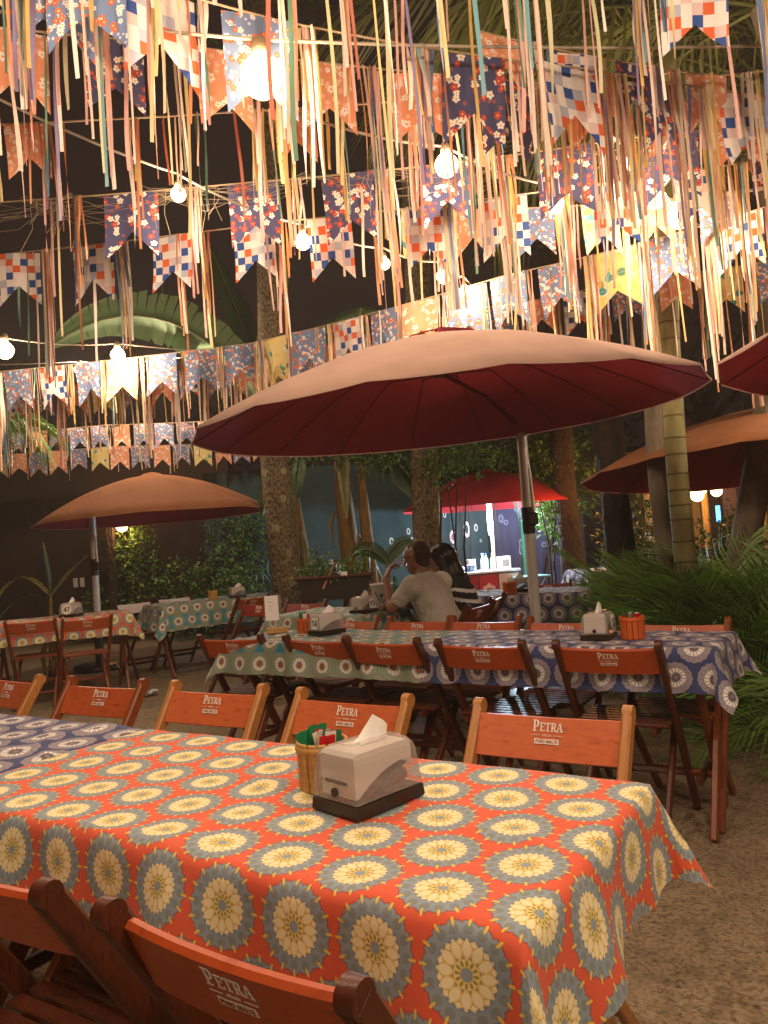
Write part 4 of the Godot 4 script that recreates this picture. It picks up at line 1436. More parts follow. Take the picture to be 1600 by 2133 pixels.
const LONG := -0.576     # turn of the long tables: their right end comes towards the camera
var W_DIR := Vector3(-0.545, 0, 0.839)
var U_DIR := Vector3(-0.839, 0, -0.545)

func place_chairs(proto: Node3D, spots: Array) -> void:
	# spots: [x, z of the backrest's top, turn in degrees, label]
	for s in spots:
		var turn := deg_to_rad(s[2])
		var at := Vector3(s[0], 0, s[1]) - Basis(Vector3.UP, turn) * Vector3(0, 0, 0.25)
		if proto.has_meta("spare"):
			proto.remove_meta("spare")
			proto.position = at; proto.rotation.y = turn; proto.set_meta("label", s[3])
		else:
			dup(proto, s[3], at, turn, "folding_chair")

func _ready() -> void:
	rng.seed = 11
	# ---- camera, sky, exposure
	var cam := Camera3D.new()
	cam.name = "camera"
	add_child(cam)
	cam.keep_aspect = Camera3D.KEEP_HEIGHT
	cam.fov = 67.3
	cam.position = Vector3(0, 1.28, 0)
	cam.basis = Basis(Vector3.RIGHT, deg_to_rad(2.3)) * Basis(Vector3.BACK, deg_to_rad(-4.0))
	cam.near = 0.05
	cam.far = 120.0
	cam.current = true
	var env := Environment.new()
	env.background_mode = Environment.BG_SKY
	var sm := ProceduralSkyMaterial.new()
	sm.sky_top_color = Color(0.11, 0.072, 0.068)
	sm.sky_horizon_color = Color(0.125, 0.085, 0.078)
	sm.ground_bottom_color = Color(0.05, 0.035, 0.03)
	sm.ground_horizon_color = Color(0.1, 0.07, 0.06)
	sm.sun_angle_max = 0.0
	var sky := Sky.new()
	sky.sky_material = sm
	env.sky = sky
	env.tonemap_mode = Environment.TONE_MAPPER_LINEAR
	env.tonemap_exposure = 1.0
	env.fog_enabled = true
	env.fog_density = 0.0035
	env.fog_light_color = Color(1.0, 0.95, 0.9)
	env.sdfgi_enabled = true
	env.ssao_enabled = true
	env.ssil_enabled = true
	var we := WorldEnvironment.new()
	we.name = "world_environment"
	we.environment = env
	add_child(we)

	make_materials()
	make_logo()
	make_bunting_shapes()
	var bs := begin()
	lathe(bs, [Vector2(0, -1), Vector2(0.4, -0.92), Vector2(0.75, -0.66), Vector2(0.96, -0.25), Vector2(1, 0.05), Vector2(0.9, 0.42), Vector2(0.65, 0.75), Vector2(0.42, 0.98), Vector2(0.36, 1.15), Vector2(0, 1.16)], 16)
	bulb_shape = done(bs)
	bs = begin()
	lathe(bs, [Vector2(0, 1.17), Vector2(0.42, 1.17), Vector2(0.44, 1.3), Vector2(0.4, 1.75), Vector2(0.2, 1.95), Vector2(0, 2.0)], 12)
	socket_shape = done(bs)

	# ---- string lights
	var warm := Color(1.0, 0.88, 0.765)
	var E := 0.85
	light_string("string of white bulbs running from the upper left towards the middle", [Vector3(-1.6, 3.2, -2.8), Vector3(-0.87, 3.1, -3.59), Vector3(-0.35, 3.1, -4.26), Vector3(0.11, 3.1, -4.69), Vector3(0.5, 3.1, -4.99), Vector3(0.67, 3.1, -5.31), Vector3(1.0, 3.2, -6.2)],
		[[Vector3(-0.87, 3.0, -3.59), 0.036, 0.5], [Vector3(-0.35, 3.0, -4.26), 0.046, 0.6], [Vector3(0.11, 3.0, -4.69), 0.036, 0.5], [Vector3(0.5, 3.0, -4.99), 0.05, 0.6], [Vector3(0.67, 3.0, -5.31), 0.034, 0.5]], E, warm)
	light_string("string of bulbs among the dense ribbons at upper right, with the brightest pair", [Vector3(-0.3, 3.15, -3.2), Vector3(0.4, 3.09, -3.49), Vector3(1.01, 3.1, -3.99), Vector3(1.51, 3.1, -4.3), Vector3(1.78, 3.1, -4.27), Vector3(3.0, 3.2, -4.2)],
		[[Vector3(0.4, 3.0, -3.49), 0.055, 0.6], [Vector3(1.01, 3.0, -3.99), 0.05, 0.45], [Vector3(1.51, 3.0, -4.3), 0.044, 0.4], [Vector3(1.78, 3.0, -4.27), 0.07, 0.6]], E, warm)
	light_string("short string of two bulbs crossing at the right of the ribbons", [Vector3(0.9, 3.2, -3.2), Vector3(1.28, 3.08, -3.61), Vector3(1.56, 3.09, -4.02), Vector3(2.3, 3.3, -5.2)],
		[[Vector3(1.28, 3.0, -3.61), 0.028, 0.25], [Vector3(1.56, 3.0, -4.02), 0.052, 0.45]], E, warm)
	light_string("string of bulbs over the left parasol and banana leaf", [Vector3(-4.0, 3.15, -5.6), Vector3(-2.89, 3.1, -5.99), Vector3(-2.13, 3.1, -6.37), Vector3(-0.62, 3.1, -7.11), Vector3(0.4, 3.2, -7.6)],
		[[Vector3(-2.89, 3.0, -5.99), 0.07, 1.2], [Vector3(-2.13, 3.0, -6.37), 0.06, 1.0], [Vector3(-0.62, 3.0, -7.11), 0.032, 1.1]], E, warm)
	light_string("farther string with two bulbs peeping between the small flags at left", [Vector3(-5.6, 3.85, -9.2), Vector3(-3.59, 3.75, -9.3), Vector3(-2.53, 3.7, -9.3), Vector3(-1.1, 3.8, -9.0)],
		[[Vector3(-3.59, 3.65, -9.3), 0.06, 3.0], [Vector3(-2.53, 3.6, -9.3), 0.065, 3.0]], E, warm)
	light_string("string with one glaring large bulb among the checked flags at the top", [Vector3(-1.9, 3.2, -2.3), Vector3(-0.33, 3.12, -2.7), Vector3(2.2, 3.2, -3.1)],
		[[Vector3(-0.33, 2.98, -2.7), 0.075, 1.0], [Vector3(-1.75, 3.04, -2.3), 0.05, 0.8]], E, warm)
	light_string("string of bulbs strung above the near table, over the viewer", [Vector3(-2.6, 3.1, -1.9), Vector3(-0.3, 3.05, -1.2), Vector3(0.9, 3.05, -0.9), Vector3(2.6, 3.1, -0.6)],
		[[Vector3(-1.5, 2.95, -1.6), 0.05, 1.1], [Vector3(-0.35, 2.95, -1.25), 0.05, 1.3], [Vector3(0.85, 2.95, -0.95), 0.05, 1.5], [Vector3(1.95, 2.95, -0.75), 0.05, 1.7]], E, warm)
	light_string("string of bulbs beyond the right edge, beside the palm shrubs", [Vector3(3.2, 2.9, -2.0), Vector3(3.6, 2.75, -4.4), Vector3(3.7, 2.7, -5.5), Vector3(5.2, 2.8, -7.4)],
		[[Vector3(3.62, 2.6, -5.3), 0.05, 2.2], [Vector3(3.55, 2.65, -4.2), 0.05, 1.3]], E, warm)
	light_string("string of bulbs strung behind the viewer's back", [Vector3(-3.2, 3.1, 0.6), Vector3(0.2, 3.05, 1.2), Vector3(3.4, 3.1, 1.0)],
		[[Vector3(-1.7, 2.97, 0.85), 0.05, 1.6], [Vector3(0.2, 2.95, 1.2), 0.05, 1.8], [Vector3(2.0, 2.97, 1.1), 0.05, 2.4], [Vector3(3.2, 3.0, 1.0), 0.05, 2.4]], E, warm)

	# ---- ground
	var gn := FastNoiseLite.new(); gn.seed = 9; gn.frequency = 1.1; gn.fractal_octaves = 4
	var gs := begin()
	gs.set_smooth_group(0)
	var N := 150
	var gp := func(i: int, j: int):
		var u := 2.0 * i / N - 1.0; var v := 2.0 * j / N - 1.0
		var x := signf(u) * (7.0 * absf(u) + 40.0 * pow(absf(u), 4.0)); var z := -4.0 + signf(v) * (7.0 * absf(v) + 40.0 * pow(absf(v), 4.0))
		return Vector3(x, (gn.get_noise_2d(x, z) * 0.014 + gn.get_noise_2d(x * 4.0, z * 4.0) * 0.006) * (1.0 if absf(u) < 0.95 and absf(v) < 0.95 else 0.0) - 0.004, z)
	for i in N:
		for j in N: quad(gs, gp.call(i, j), gp.call(i + 1, j), gp.call(i + 1, j + 1), gp.call(i, j + 1))
	structure("ground", done(gs), M.ground)
	# dry leaves fallen on the dirt
	var lr := RandomNumberGenerator.new(); lr.seed = 8
	var lm := MultiMesh.new()
	lm.transform_format = MultiMesh.TRANSFORM_3D
	lm.use_colors = true
	var ls := begin()
	ls.set_smooth_group(-1)
	tri(ls, Vector3(0, 0, 0), Vector3(-0.22, 0.12, 0.45), Vector3(0, 0.02, 0.5)); tri(ls, Vector3(0, 0, 0), Vector3(0, 0.02, 0.5), Vector3(0.22, 0.1, 0.5))
	tri(ls, Vector3(-0.22, 0.12, 0.45), Vector3(0.04, 0.14, 1.0), Vector3(0, 0.02, 0.5)); tri(ls, Vector3(0, 0.02, 0.5), Vector3(0.04, 0.14, 1.0), Vector3(0.22, 0.1, 0.5))
	lm.mesh = done(ls)
	lm.instance_count = 420
	for k in 420:
		var d2 := 1.4 + 9.0 * lr.randf(); var a2 := lr.randf_range(-0.75, 0.75)
		lm.set_instance_transform(k, Transform3D(Basis.from_euler(Vector3(lr.randf_range(-0.25, 0.25), lr.randf() * TAU, lr.randf_range(-0.3, 0.3))) * Basis.from_scale(Vector3.ONE * lr.randf_range(0.012, 0.045)), Vector3(sin(a2) * d2, 0.006, -cos(a2) * d2)))
		var g2 := lr.randf_range(0.5, 1.2)
		lm.set_instance_color(k, Color(0.2 * g2, 0.12 * g2, 0.05 * g2))
	var litter := MultiMeshInstance3D.new()
	litter.multimesh = lm
	litter.material_override = M.pebble
	litter.name = "leaf_litter"
	add_child(litter)
	tag(litter, "small dry brown leaves scattered over the dirt ground", "leaf litter", "", "stuff")
	var pr := RandomNumberGenerator.new(); pr.seed = 5
	var pst := begin()
	ball(pst, Vector3.ZERO, Vector3(1, 0.6, 0.8), 6, 4)
	var pm := MultiMesh.new()
	pm.transform_format = MultiMesh.TRANSFORM_3D
	pm.use_colors = true
	pm.mesh = done(pst)
	pm.instance_count = 9000
	for k in 9000:
		var d := 1.2 + 9.0 * pow(pr.randf(), 1.3)
		var a := pr.randf_range(-0.75, 0.75)
		var s := 0.0016 + 0.004 * pow(pr.randf(), 3.0)
		pm.set_instance_transform(k, Transform3D(Basis(Vector3.UP, pr.randf() * TAU) * Basis.from_scale(Vector3.ONE * s), Vector3(sin(a) * d, s * 0.2, -cos(a) * d)))
		var g := pr.randf_range(0.12, 0.34)
		pm.set_instance_color(k, Color(g * 1.1, g, g * 0.8))
	var pebbles := MultiMeshInstance3D.new()
	pebbles.multimesh = pm
	pebbles.material_override = M.pebble
	pebbles.name = "gravel"
	add_child(pebbles)
	tag(pebbles, "loose sand grains and small gravel on the dirt ground", "gravel", "", "stuff")

	build_background()
	build_plants()
	build_parasols()
	build_tables()
	build_bunting()
	build_people()

func build_tables() -> void:
	# ---- tables and cloths
	table_and_cloth(Vector3(-0.309, 0, -1.672), LONG, 1.5, 0.66, "near folding table under the orange cloth with yellow flowers", [[0.0, 1.5, 0, "orange cloth with big yellow flowers on the near table", true, true]])
	table_and_cloth(Vector3(-1.568, 0, -2.49), LONG, 1.5, 0.66, "folding table under the grey-purple cloth beyond the orange cloth", [[0.0, 1.5, 1, "grey-purple flowered cloth at the far end of the near table row", true, true]], 0.17, 0.766)
	table_and_cloth(Vector3(0.277, 0, -4.006), LONG, 2.7, 0.55, "long folding table numbered 13 and 14 in the middle row", [[0.675, 1.35, 1, "navy cloth with white-petalled flowers on the right half of the middle table", false, true], [-0.675, 1.35, 2, "turquoise and ochre cloth on the left half of the middle table", true, false]])
	table_and_cloth(Vector3(-0.42, 0, -6.07), LONG, 0.92, 0.68, "folding table where the two seated people lean", [[0.0, 0.92, 2, "faded turquoise cloth on the seated people's table", true, true]])
	table_and_cloth(Vector3(1.2, 0, -6.75), LONG + 0.25, 1.1, 0.7, "folding table behind the silver parasol post", [[0.0, 1.1, 1, "dark blue patterned cloth on the table behind the silver post", true, true]], 0.28)
	table_and_cloth(Vector3(-3.3, 0, -7.6), 0.42, 1.4, 0.68, "folding table number 47 at the left edge", [[0.0, 1.4, 0, "orange flowered cloth on table number 47", true, true]], 0.2)
	table_and_cloth(Vector3(-1.98, 0, -8.85), 0.6, 1.5, 0.7, "folding table in the shade below the left parasol", [[0.0, 1.5, 2, "turquoise flowered cloth on the table below the left parasol", true, true]], 0.26)
	table_and_cloth(Vector3(2.95, 0, -9.6), 0.2, 1.3, 0.7, "folding table in the dark by the lamp post", [[0.0, 1.3, 1, "grey patterned cloth on the table in the dark by the green post", true, true]], 0.26)

	# ---- chairs
	var c1 := make_chair("", M.wood_pale, M.paint, "branded folding chairs at the tables"); c1.set_meta("spare", true)
	place_chairs(c1, [
		[0.41, -2.09, 148, "pale-posted chair directly right of the nearest napkin dispenser, facing the camera"],
		[-0.14, -2.45, 146, "pale-posted chair directly behind the nearest napkin dispenser"],
		[-0.64, -2.79, 150, "pale-posted chair just left of the sachets, beyond the orange cloth"],
		[-1.68, -3.43, 143, "chair with one thick pale post at the left edge, beyond the purple cloth"]])
	var c2 := make_chair("", M.wood, M.paint_b, "branded folding chairs at the tables"); c2.set_meta("spare", true)
	place_chairs(c2, [
		[-3.90, -7.2, 16, "chair cut by the left edge of the picture at table number 47"],
		[-3.28, -7.02, 15, "left of the two whole chairs before table number 47"],
		[-2.73, -6.95, 30, "right-hand chair before table number 47, turned to the right"],
		[-1.15, -3.09, 150, "brown-posted chair second from the left beyond the near table"],
		[1.40, -3.74, 146, "chair beyond the navy cloth, in front of the palm shrub"],
		[0.94, -4.14, 148, "chair half hidden by the dispenser numbered 13"],
		[0.54, -4.46, 147, "chair beyond the middle table, just left of the silver post"],
		[0.17, -4.72, 149, "chair beyond the middle table, below the man's back"],
		[-0.25, -5.05, 140, "chair beyond the middle table, right of the dispenser numbered 14"]])
	var c3 := make_chair("", M.wood_dark, M.paint_c, "branded folding chairs at the tables"); c3.set_meta("spare", true)
	place_chairs(c3, [
		[-0.24, -0.95, -34, "closest chair, cut by the bottom edge, with large white lettering"],
		[-0.71, -1.25, -31, "second closest chair at the lower left corner, seen from behind"],
		[0.86, -3.15, -31, "dark-posted chair at the navy cloth, with its back to the camera"],
		[0.38, -3.46, -33, "dark-posted chair before the left edge of the navy cloth, back to the camera"],
		[-0.06, -3.79, -34, "dark-posted chair at the middle of the turquoise cloth, back to the camera"],
		[-0.41, -4.07, -36, "dark-posted chair in front of the dispenser numbered 14"],
		[-0.93, -4.42, -24, "dark-posted chair set apart at the left end of the middle table"],
		[-1.45, -8.25, 48, "chair at the near right side of the table below the left parasol"],
		[-1.02, -8.75, 44, "chair further right at the table below the left parasol"]])
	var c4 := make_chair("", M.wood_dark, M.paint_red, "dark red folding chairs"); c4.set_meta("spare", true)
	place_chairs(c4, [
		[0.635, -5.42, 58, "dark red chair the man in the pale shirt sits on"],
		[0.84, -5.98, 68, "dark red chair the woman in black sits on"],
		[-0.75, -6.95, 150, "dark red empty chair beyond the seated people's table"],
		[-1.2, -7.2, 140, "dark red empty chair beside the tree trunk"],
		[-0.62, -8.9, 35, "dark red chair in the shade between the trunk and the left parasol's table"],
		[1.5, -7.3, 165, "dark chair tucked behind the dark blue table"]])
	var c5 := make_chair("", M.wood_dark, hexmat("cfc4bc", 0.3), "chairs with pale shiny backs"); c5.set_meta("spare", true)
	place_chairs(c5, [
		[-2.95, -8.85, 222, "left of two chairs with pale shiny backs beyond the turquoise cloth"],
		[-2.62, -9.35, 216, "right of two chairs with pale shiny backs beyond the turquoise cloth"]])

	# ---- things on the tables
	napkin_holder("nearest clear napkin dispenser on the orange cloth", Vector3(-0.068, 0.777, -1.527), deg_to_rad(45), "", "end", false, 1.0, true)
	sachet_basket("pale bamboo basket of green and red sachets beside the nearest dispenser", Vector3(-0.165, 0.776, -1.645), 0.5, M.bamboo, 15, 0.05, 0.10)
	napkin_holder("napkin dispenser with square number 14 tag", Vector3(-0.38, 0.777, -4.50), deg_to_rad(38), "14")
	sachet_basket("small orange basket left of the dispenser numbered 14", Vector3(-0.52, 0.776, -4.62), 0.2, M.orange_wood, 12, 0.042, 0.09)
	napkin_holder("napkin dispenser with oval number 13 tag", Vector3(0.945, 0.777, -3.55), deg_to_rad(62), "13", "side", true)
	sachet_basket("orange slatted basket right of the dispenser numbered 13", Vector3(1.075, 0.776, -3.47), 0.9, M.orange_wood, 13, 0.05, 0.1)
	napkin_holder("napkin dispenser on the seated people's table, in front of the white bucket", Vector3(-0.2, 0.777, -5.72), deg_to_rad(50), "15", "side")
	napkin_holder("napkin dispenser with round number 47 tag", Vector3(-3.1, 0.777, -7.5), deg_to_rad(84), "47", "end", true, 1.15)
	napkin_holder("napkin dispenser on the table below the left parasol", Vector3(-1.75, 0.777, -8.85), deg_to_rad(30))
	sachet_basket("wooden basket on the table below the left parasol", Vector3(-2.0, 0.776, -8.75), 0.3, M.bamboo, 12, 0.05, 0.1, false)
	sachet_basket("orange basket on the dark blue table behind the post", Vector3(1.02, 0.776, -6.55), 0.3, M.orange_wood, 12, 0.055, 0.1, false)
	napkin_holder("napkin dispenser on the dark blue table behind the post", Vector3(1.12, 0.777, -6.72), deg_to_rad(20))
	# menu card in a wooden foot
	var mc := thing("menu_stand", "clear menu stand with a white card on the turquoise cloth", "menu stand", Vector3(-0.72, 0.776, -4.72), 0.12)
	part("foot", bx(Vector3(0.13, 0.035, 0.05), 0.004), M.bamboo, mc, T(Vector3(0.02, 0.0175, 0)))
	part("pane", bx(Vector3(0.105, 0.2, 0.004), 0.001), M.clear, mc, T(Vector3(0, 0.135, 0)))
	part("card", bx(Vector3(0.082, 0.15, 0.001), 0.0003), M.paper, mc, T(Vector3(-0.006, 0.155, 0.0032)))
	var lines := begin()
	for k in 3: box(lines, T(Vector3(-0.012, 0.19 - k * 0.022, 0.0042)), Vector3(0.03 - k * 0.006, 0.003, 0.0006), 0.0001)
	part("printed_lines", done(lines), hexmat("8f8c86", 0.8), mc)
	# white ice bucket with a curved emblem
	var bk := thing("ice_bucket", "white plastic ice bucket with a black curved emblem", "bucket", Vector3(-0.05, 0.776, -5.93))
	var st := begin()
	lathe(st, [Vector2(0.0, 0.0), Vector2(0.068, 0.0), Vector2(0.072, 0.006), Vector2(0.094, 0.185), Vector2(0.1, 0.187), Vector2(0.1, 0.196), Vector2(0.09, 0.196), Vector2(0.07, 0.012), Vector2(0.0, 0.012)], 28)
	part("shell", done(st), M.plastic_white, bk)
	st = begin()
	var on_shell := func(a: float, y: float): return Vector3(sin(a), 0, cos(a)) * (0.0735 + 0.022 * y / 0.18) + Vector3(0, y, 0)
	var arc := []
	for k in 13:
		var f := k / 12.0
		arc.append(on_shell.call(lerpf(-0.62, 0.62, f) - 0.15, 0.12 - 0.05 * sin(PI * f) + 0.014 * cos(PI * 2.0 * f)))
	tube(st, arc, [0.0035], 5)
	for s in [-1, 1]:
		tube(st, [on_shell.call(-0.15, 0.088), on_shell.call(-0.15 + s * 0.1, 0.118), on_shell.call(-0.15 + s * 0.24, 0.108)], [0.003], 5)
	tube(st, [on_shell.call(-0.15, 0.07), on_shell.call(-0.15, 0.125)], [0.003], 5)
	part("emblem", done(st), M.black_ink, bk)
	var bt := thing("beer_bottle", "green glass bottle beside the white ice bucket", "bottle", Vector3(0.045, 0.776, -5.83))
	st = begin()
	lathe(st, [Vector2(0, 0), Vector2(0.029, 0), Vector2(0.031, 0.004), Vector2(0.031, 0.135), Vector2(0.026, 0.165), Vector2(0.0145, 0.195), Vector2(0.0125, 0.24), Vector2(0.0135, 0.245), Vector2(0.0135, 0.25), Vector2(0.0, 0.25)], 18)
	part("glass", done(st), M.glass_green, bt)
	st = begin()
	lathe(st, [Vector2(0.0315, 0.05), Vector2(0.0318, 0.052), Vector2(0.0318, 0.112), Vector2(0.0315, 0.114)], 18)
	part("paper_label", done(st), M.paper, bt)
	# crumpled wrapper on the ground
	var wr := begin()
	wr.set_smooth_group(-1)
	var r := RandomNumberGenerator.new(); r.seed = 3
	var prev := []
	for i in 7:
		var row := []
		for j in 4: row.append(Vector3(i * 0.035 - 0.1, r.randf_range(0.004, 0.05), j * 0.035 - 0.05) + Vector3(r.randf_range(-0.01, 0.01), 0, r.randf_range(-0.01, 0.01)))
		if i:
			for j in 3: quad(wr, prev[j], row[j], row[j + 1], prev[j + 1])
		prev = row
	var w := part("plastic_wrapper", done(wr), hexmat("cfd0d2", 0.25), self, T(Vector3(-2.35, 0, -7.3), 0, 20, 0))
	tag(w, "crumpled clear plastic wrapper lying on the dirt", "litter")

func build_bunting() -> void:
	var P := [Vector3(-2.2, 3.3, -2.2), Vector3(0.1, 3.22, -2.55), Vector3(2.6, 3.3, -2.75)]
	garland("nearest row of flags and long ribbons, cut by the top edge", P, 0.02, ["blue", "blue", "checks", "blue", "-", "-", "-", "-", "checks", "checks", "checks", "orange", "checks"], 0.26, 0.13, 101, 7.0, [0.5, 0.85], 0.5)
	garland("row of big checked and blue flags beside the glaring bulb", [Vector3(-1.6, 3.44, -2.3), Vector3(-0.25, 3.21, -2.74), Vector3(0.92, 3.18, -3.1), Vector3(2.6, 3.16, -3.6)], 0.015, ["orange", "blue", "checks", "blue", "-", "navy", "checks", "navy", "checks", "orange"], 0.265, 0.14, 102, 8.0, [0.4, 0.75], 0.55)
	garland("row of small orange floral flags behind the checked ones", [Vector3(-2.2, 3.36, -2.6), Vector3(-0.75, 3.3, -2.94), Vector3(0.89, 3.28, -3.37), Vector3(2.6, 3.25, -3.8)], 0.015, ["orange", "orange", "orange", "navy"], 0.24, 0.16, 103, 6.0, [0.4, 0.8], 0.6)
	garland("row of navy floral flags with raffia tufts", [Vector3(-3.2, 3.2, -3.9), Vector3(-0.53, 3.2, -3.93), Vector3(1.32, 3.2, -3.75), Vector3(3.2, 3.25, -3.55)], 0.02, ["navy"], 0.275, 0.3, 104, 7.5, [0.4, 0.8], 0.6, 0.8, 0.25)
	garland("row of checked flags below the navy floral row", [Vector3(-3.4, 3.1, -4.45), Vector3(-0.42, 3.1, -4.2), Vector3(2.08, 3.1, -3.86), Vector3(3.3, 3.1, -3.75)], 0.02, ["checks"], 0.25, 0.3, 105, 8.5, [0.45, 0.8], 0.6, 0.0, 0.15)
	garland("long mixed row of blue, leaf and checked flags above the big parasol", [Vector3(-4.4, 3.05, -6.9), Vector3(-1.04, 3.05, -6.47), Vector3(0.96, 3.05, -5.19), Vector3(2.32, 3.05, -4.34), Vector3(3.4, 3.1, -3.7)], 0.02, ["blue", "blue", "leaf", "blue", "checks", "blue", "orange", "blue"], 0.285, 0.06, 106, 7.0, [0.5, 0.95], 0.75)
	garland("second mixed row of orange and leaf flags just behind the long one", [Vector3(-4.8, 3.0, -7.6), Vector3(-1.31, 3.0, -6.96), Vector3(0.83, 3.0, -5.73), Vector3(1.71, 3.0, -5.38), Vector3(3.3, 3.0, -4.9)], 0.02, ["orange", "leaf", "blue", "orange", "checks", "blue"], 0.22, 0.08, 107, 6.5, [0.5, 0.9], 0.85)
	garland("distant row of small pale flags over the left parasol", [Vector3(-6.2, 3.0, -9.6), Vector3(-3.4, 3.0, -9.6), Vector3(-0.9, 3.0, -9.85)], 0.02, ["blue", "blue", "blue", "orange"], 0.22, 0.05, 108, 1.5, [0.3, 0.6], 0.8)
	garland("farthest row of flags, lowest above the left parasol", [Vector3(-7.0, 3.0, -11.3), Vector3(-4.0, 3.0, -11.4), Vector3(-1.5, 3.0, -11.9)], 0.02, ["orange", "blue", "orange", "blue", "leaf"], 0.26, 0.04, 109, 1.0, [0.3, 0.5], 0.8)
	garland("row of mostly ribbons at upper left, nearer than the glaring bulb", [Vector3(-2.4, 3.42, -2.15), Vector3(-0.4, 3.4, -2.3), Vector3(1.2, 3.42, -2.5)], 0.02, ["blue", "-", "-", "checks", "-"], 0.2, 0.08, 112, 5.0, [0.5, 0.9], 0.5)
	garland("row of ribbons between the orange and the navy floral flags", [Vector3(-3.0, 3.3, -3.3), Vector3(-0.6, 3.27, -3.4), Vector3(1.4, 3.28, -3.35)], 0.02, ["-", "orange", "-", "-"], 0.2, 0.12, 113, 6.0, [0.35, 0.7], 0.6)
	garland("dense row of ribbons at the right, under the palm fronds", [Vector3(0.5, 3.3, -3.0), Vector3(1.6, 3.22, -3.3), Vector3(3.2, 3.3, -3.2)], 0.02, ["orange", "checks", "navy"], 0.2, 0.12, 110, 8.0, [0.45, 0.9], 0.6, 0.0, 0.45)
	garland("dense row of ribbons at the right, above the cluster of bulbs", [Vector3(0.2, 3.25, -4.5), Vector3(1.8, 3.2, -4.5), Vector3(3.4, 3.25, -4.3)], 0.02, ["leaf", "orange", "blue"], 0.22, 0.12, 111, 8.0, [0.4, 0.7], 0.8, 0.0, 0.4)

func build_parasols() -> void:
	umbrella("big wine-red parasol with peach top in the middle", Vector3(0.40, 0, -4.6), Vector3(deg_to_rad(0.8), 0, deg_to_rad(2.2)), 1.5, 2.0, 0.47, 16, M.canopy, M.canopy_top, Vector3(1.1, 0, -5.9), 0.1, false, true)
	umbrella("wine-red parasol behind the two palm stems at right", Vector3(3.35, 0, -6.6), Vector3(deg_to_rad(-4), 0, 0), 1.6, 1.72, 0.48, 16, M.canopy, M.canopy_tan, Vector3(5.4, 0, -6.9), 0.2)
	umbrella("wine-red parasol cut by the upper right edge", Vector3(3.1, 0, -3.3), Vector3(0, 0, deg_to_rad(-2)), 1.5, 1.98, 0.5, 16, M.canopy, M.canopy_top, Vector3(4.9, 0, -3.0), 0.15)
	umbrella("peach-topped parasol at left over the shaded table", Vector3(-2.77, 0, -9.3), Vector3(0, 0, deg_to_rad(1.5)), 1.4, 1.78, 0.52, 8, M.canopy, M.canopy_tan, Vector3(-3.55, 0, -9.35), 0.2)
	umbrella("bright red parasol over the white-lit drinks counter", Vector3(1.52, 0, -11.0), Vector3(0, 0, 0), 1.26, 1.7, 0.5, 8, M.canopy_red, M.canopy_red, Vector3(1.52, 0, -11), 0.1, true)

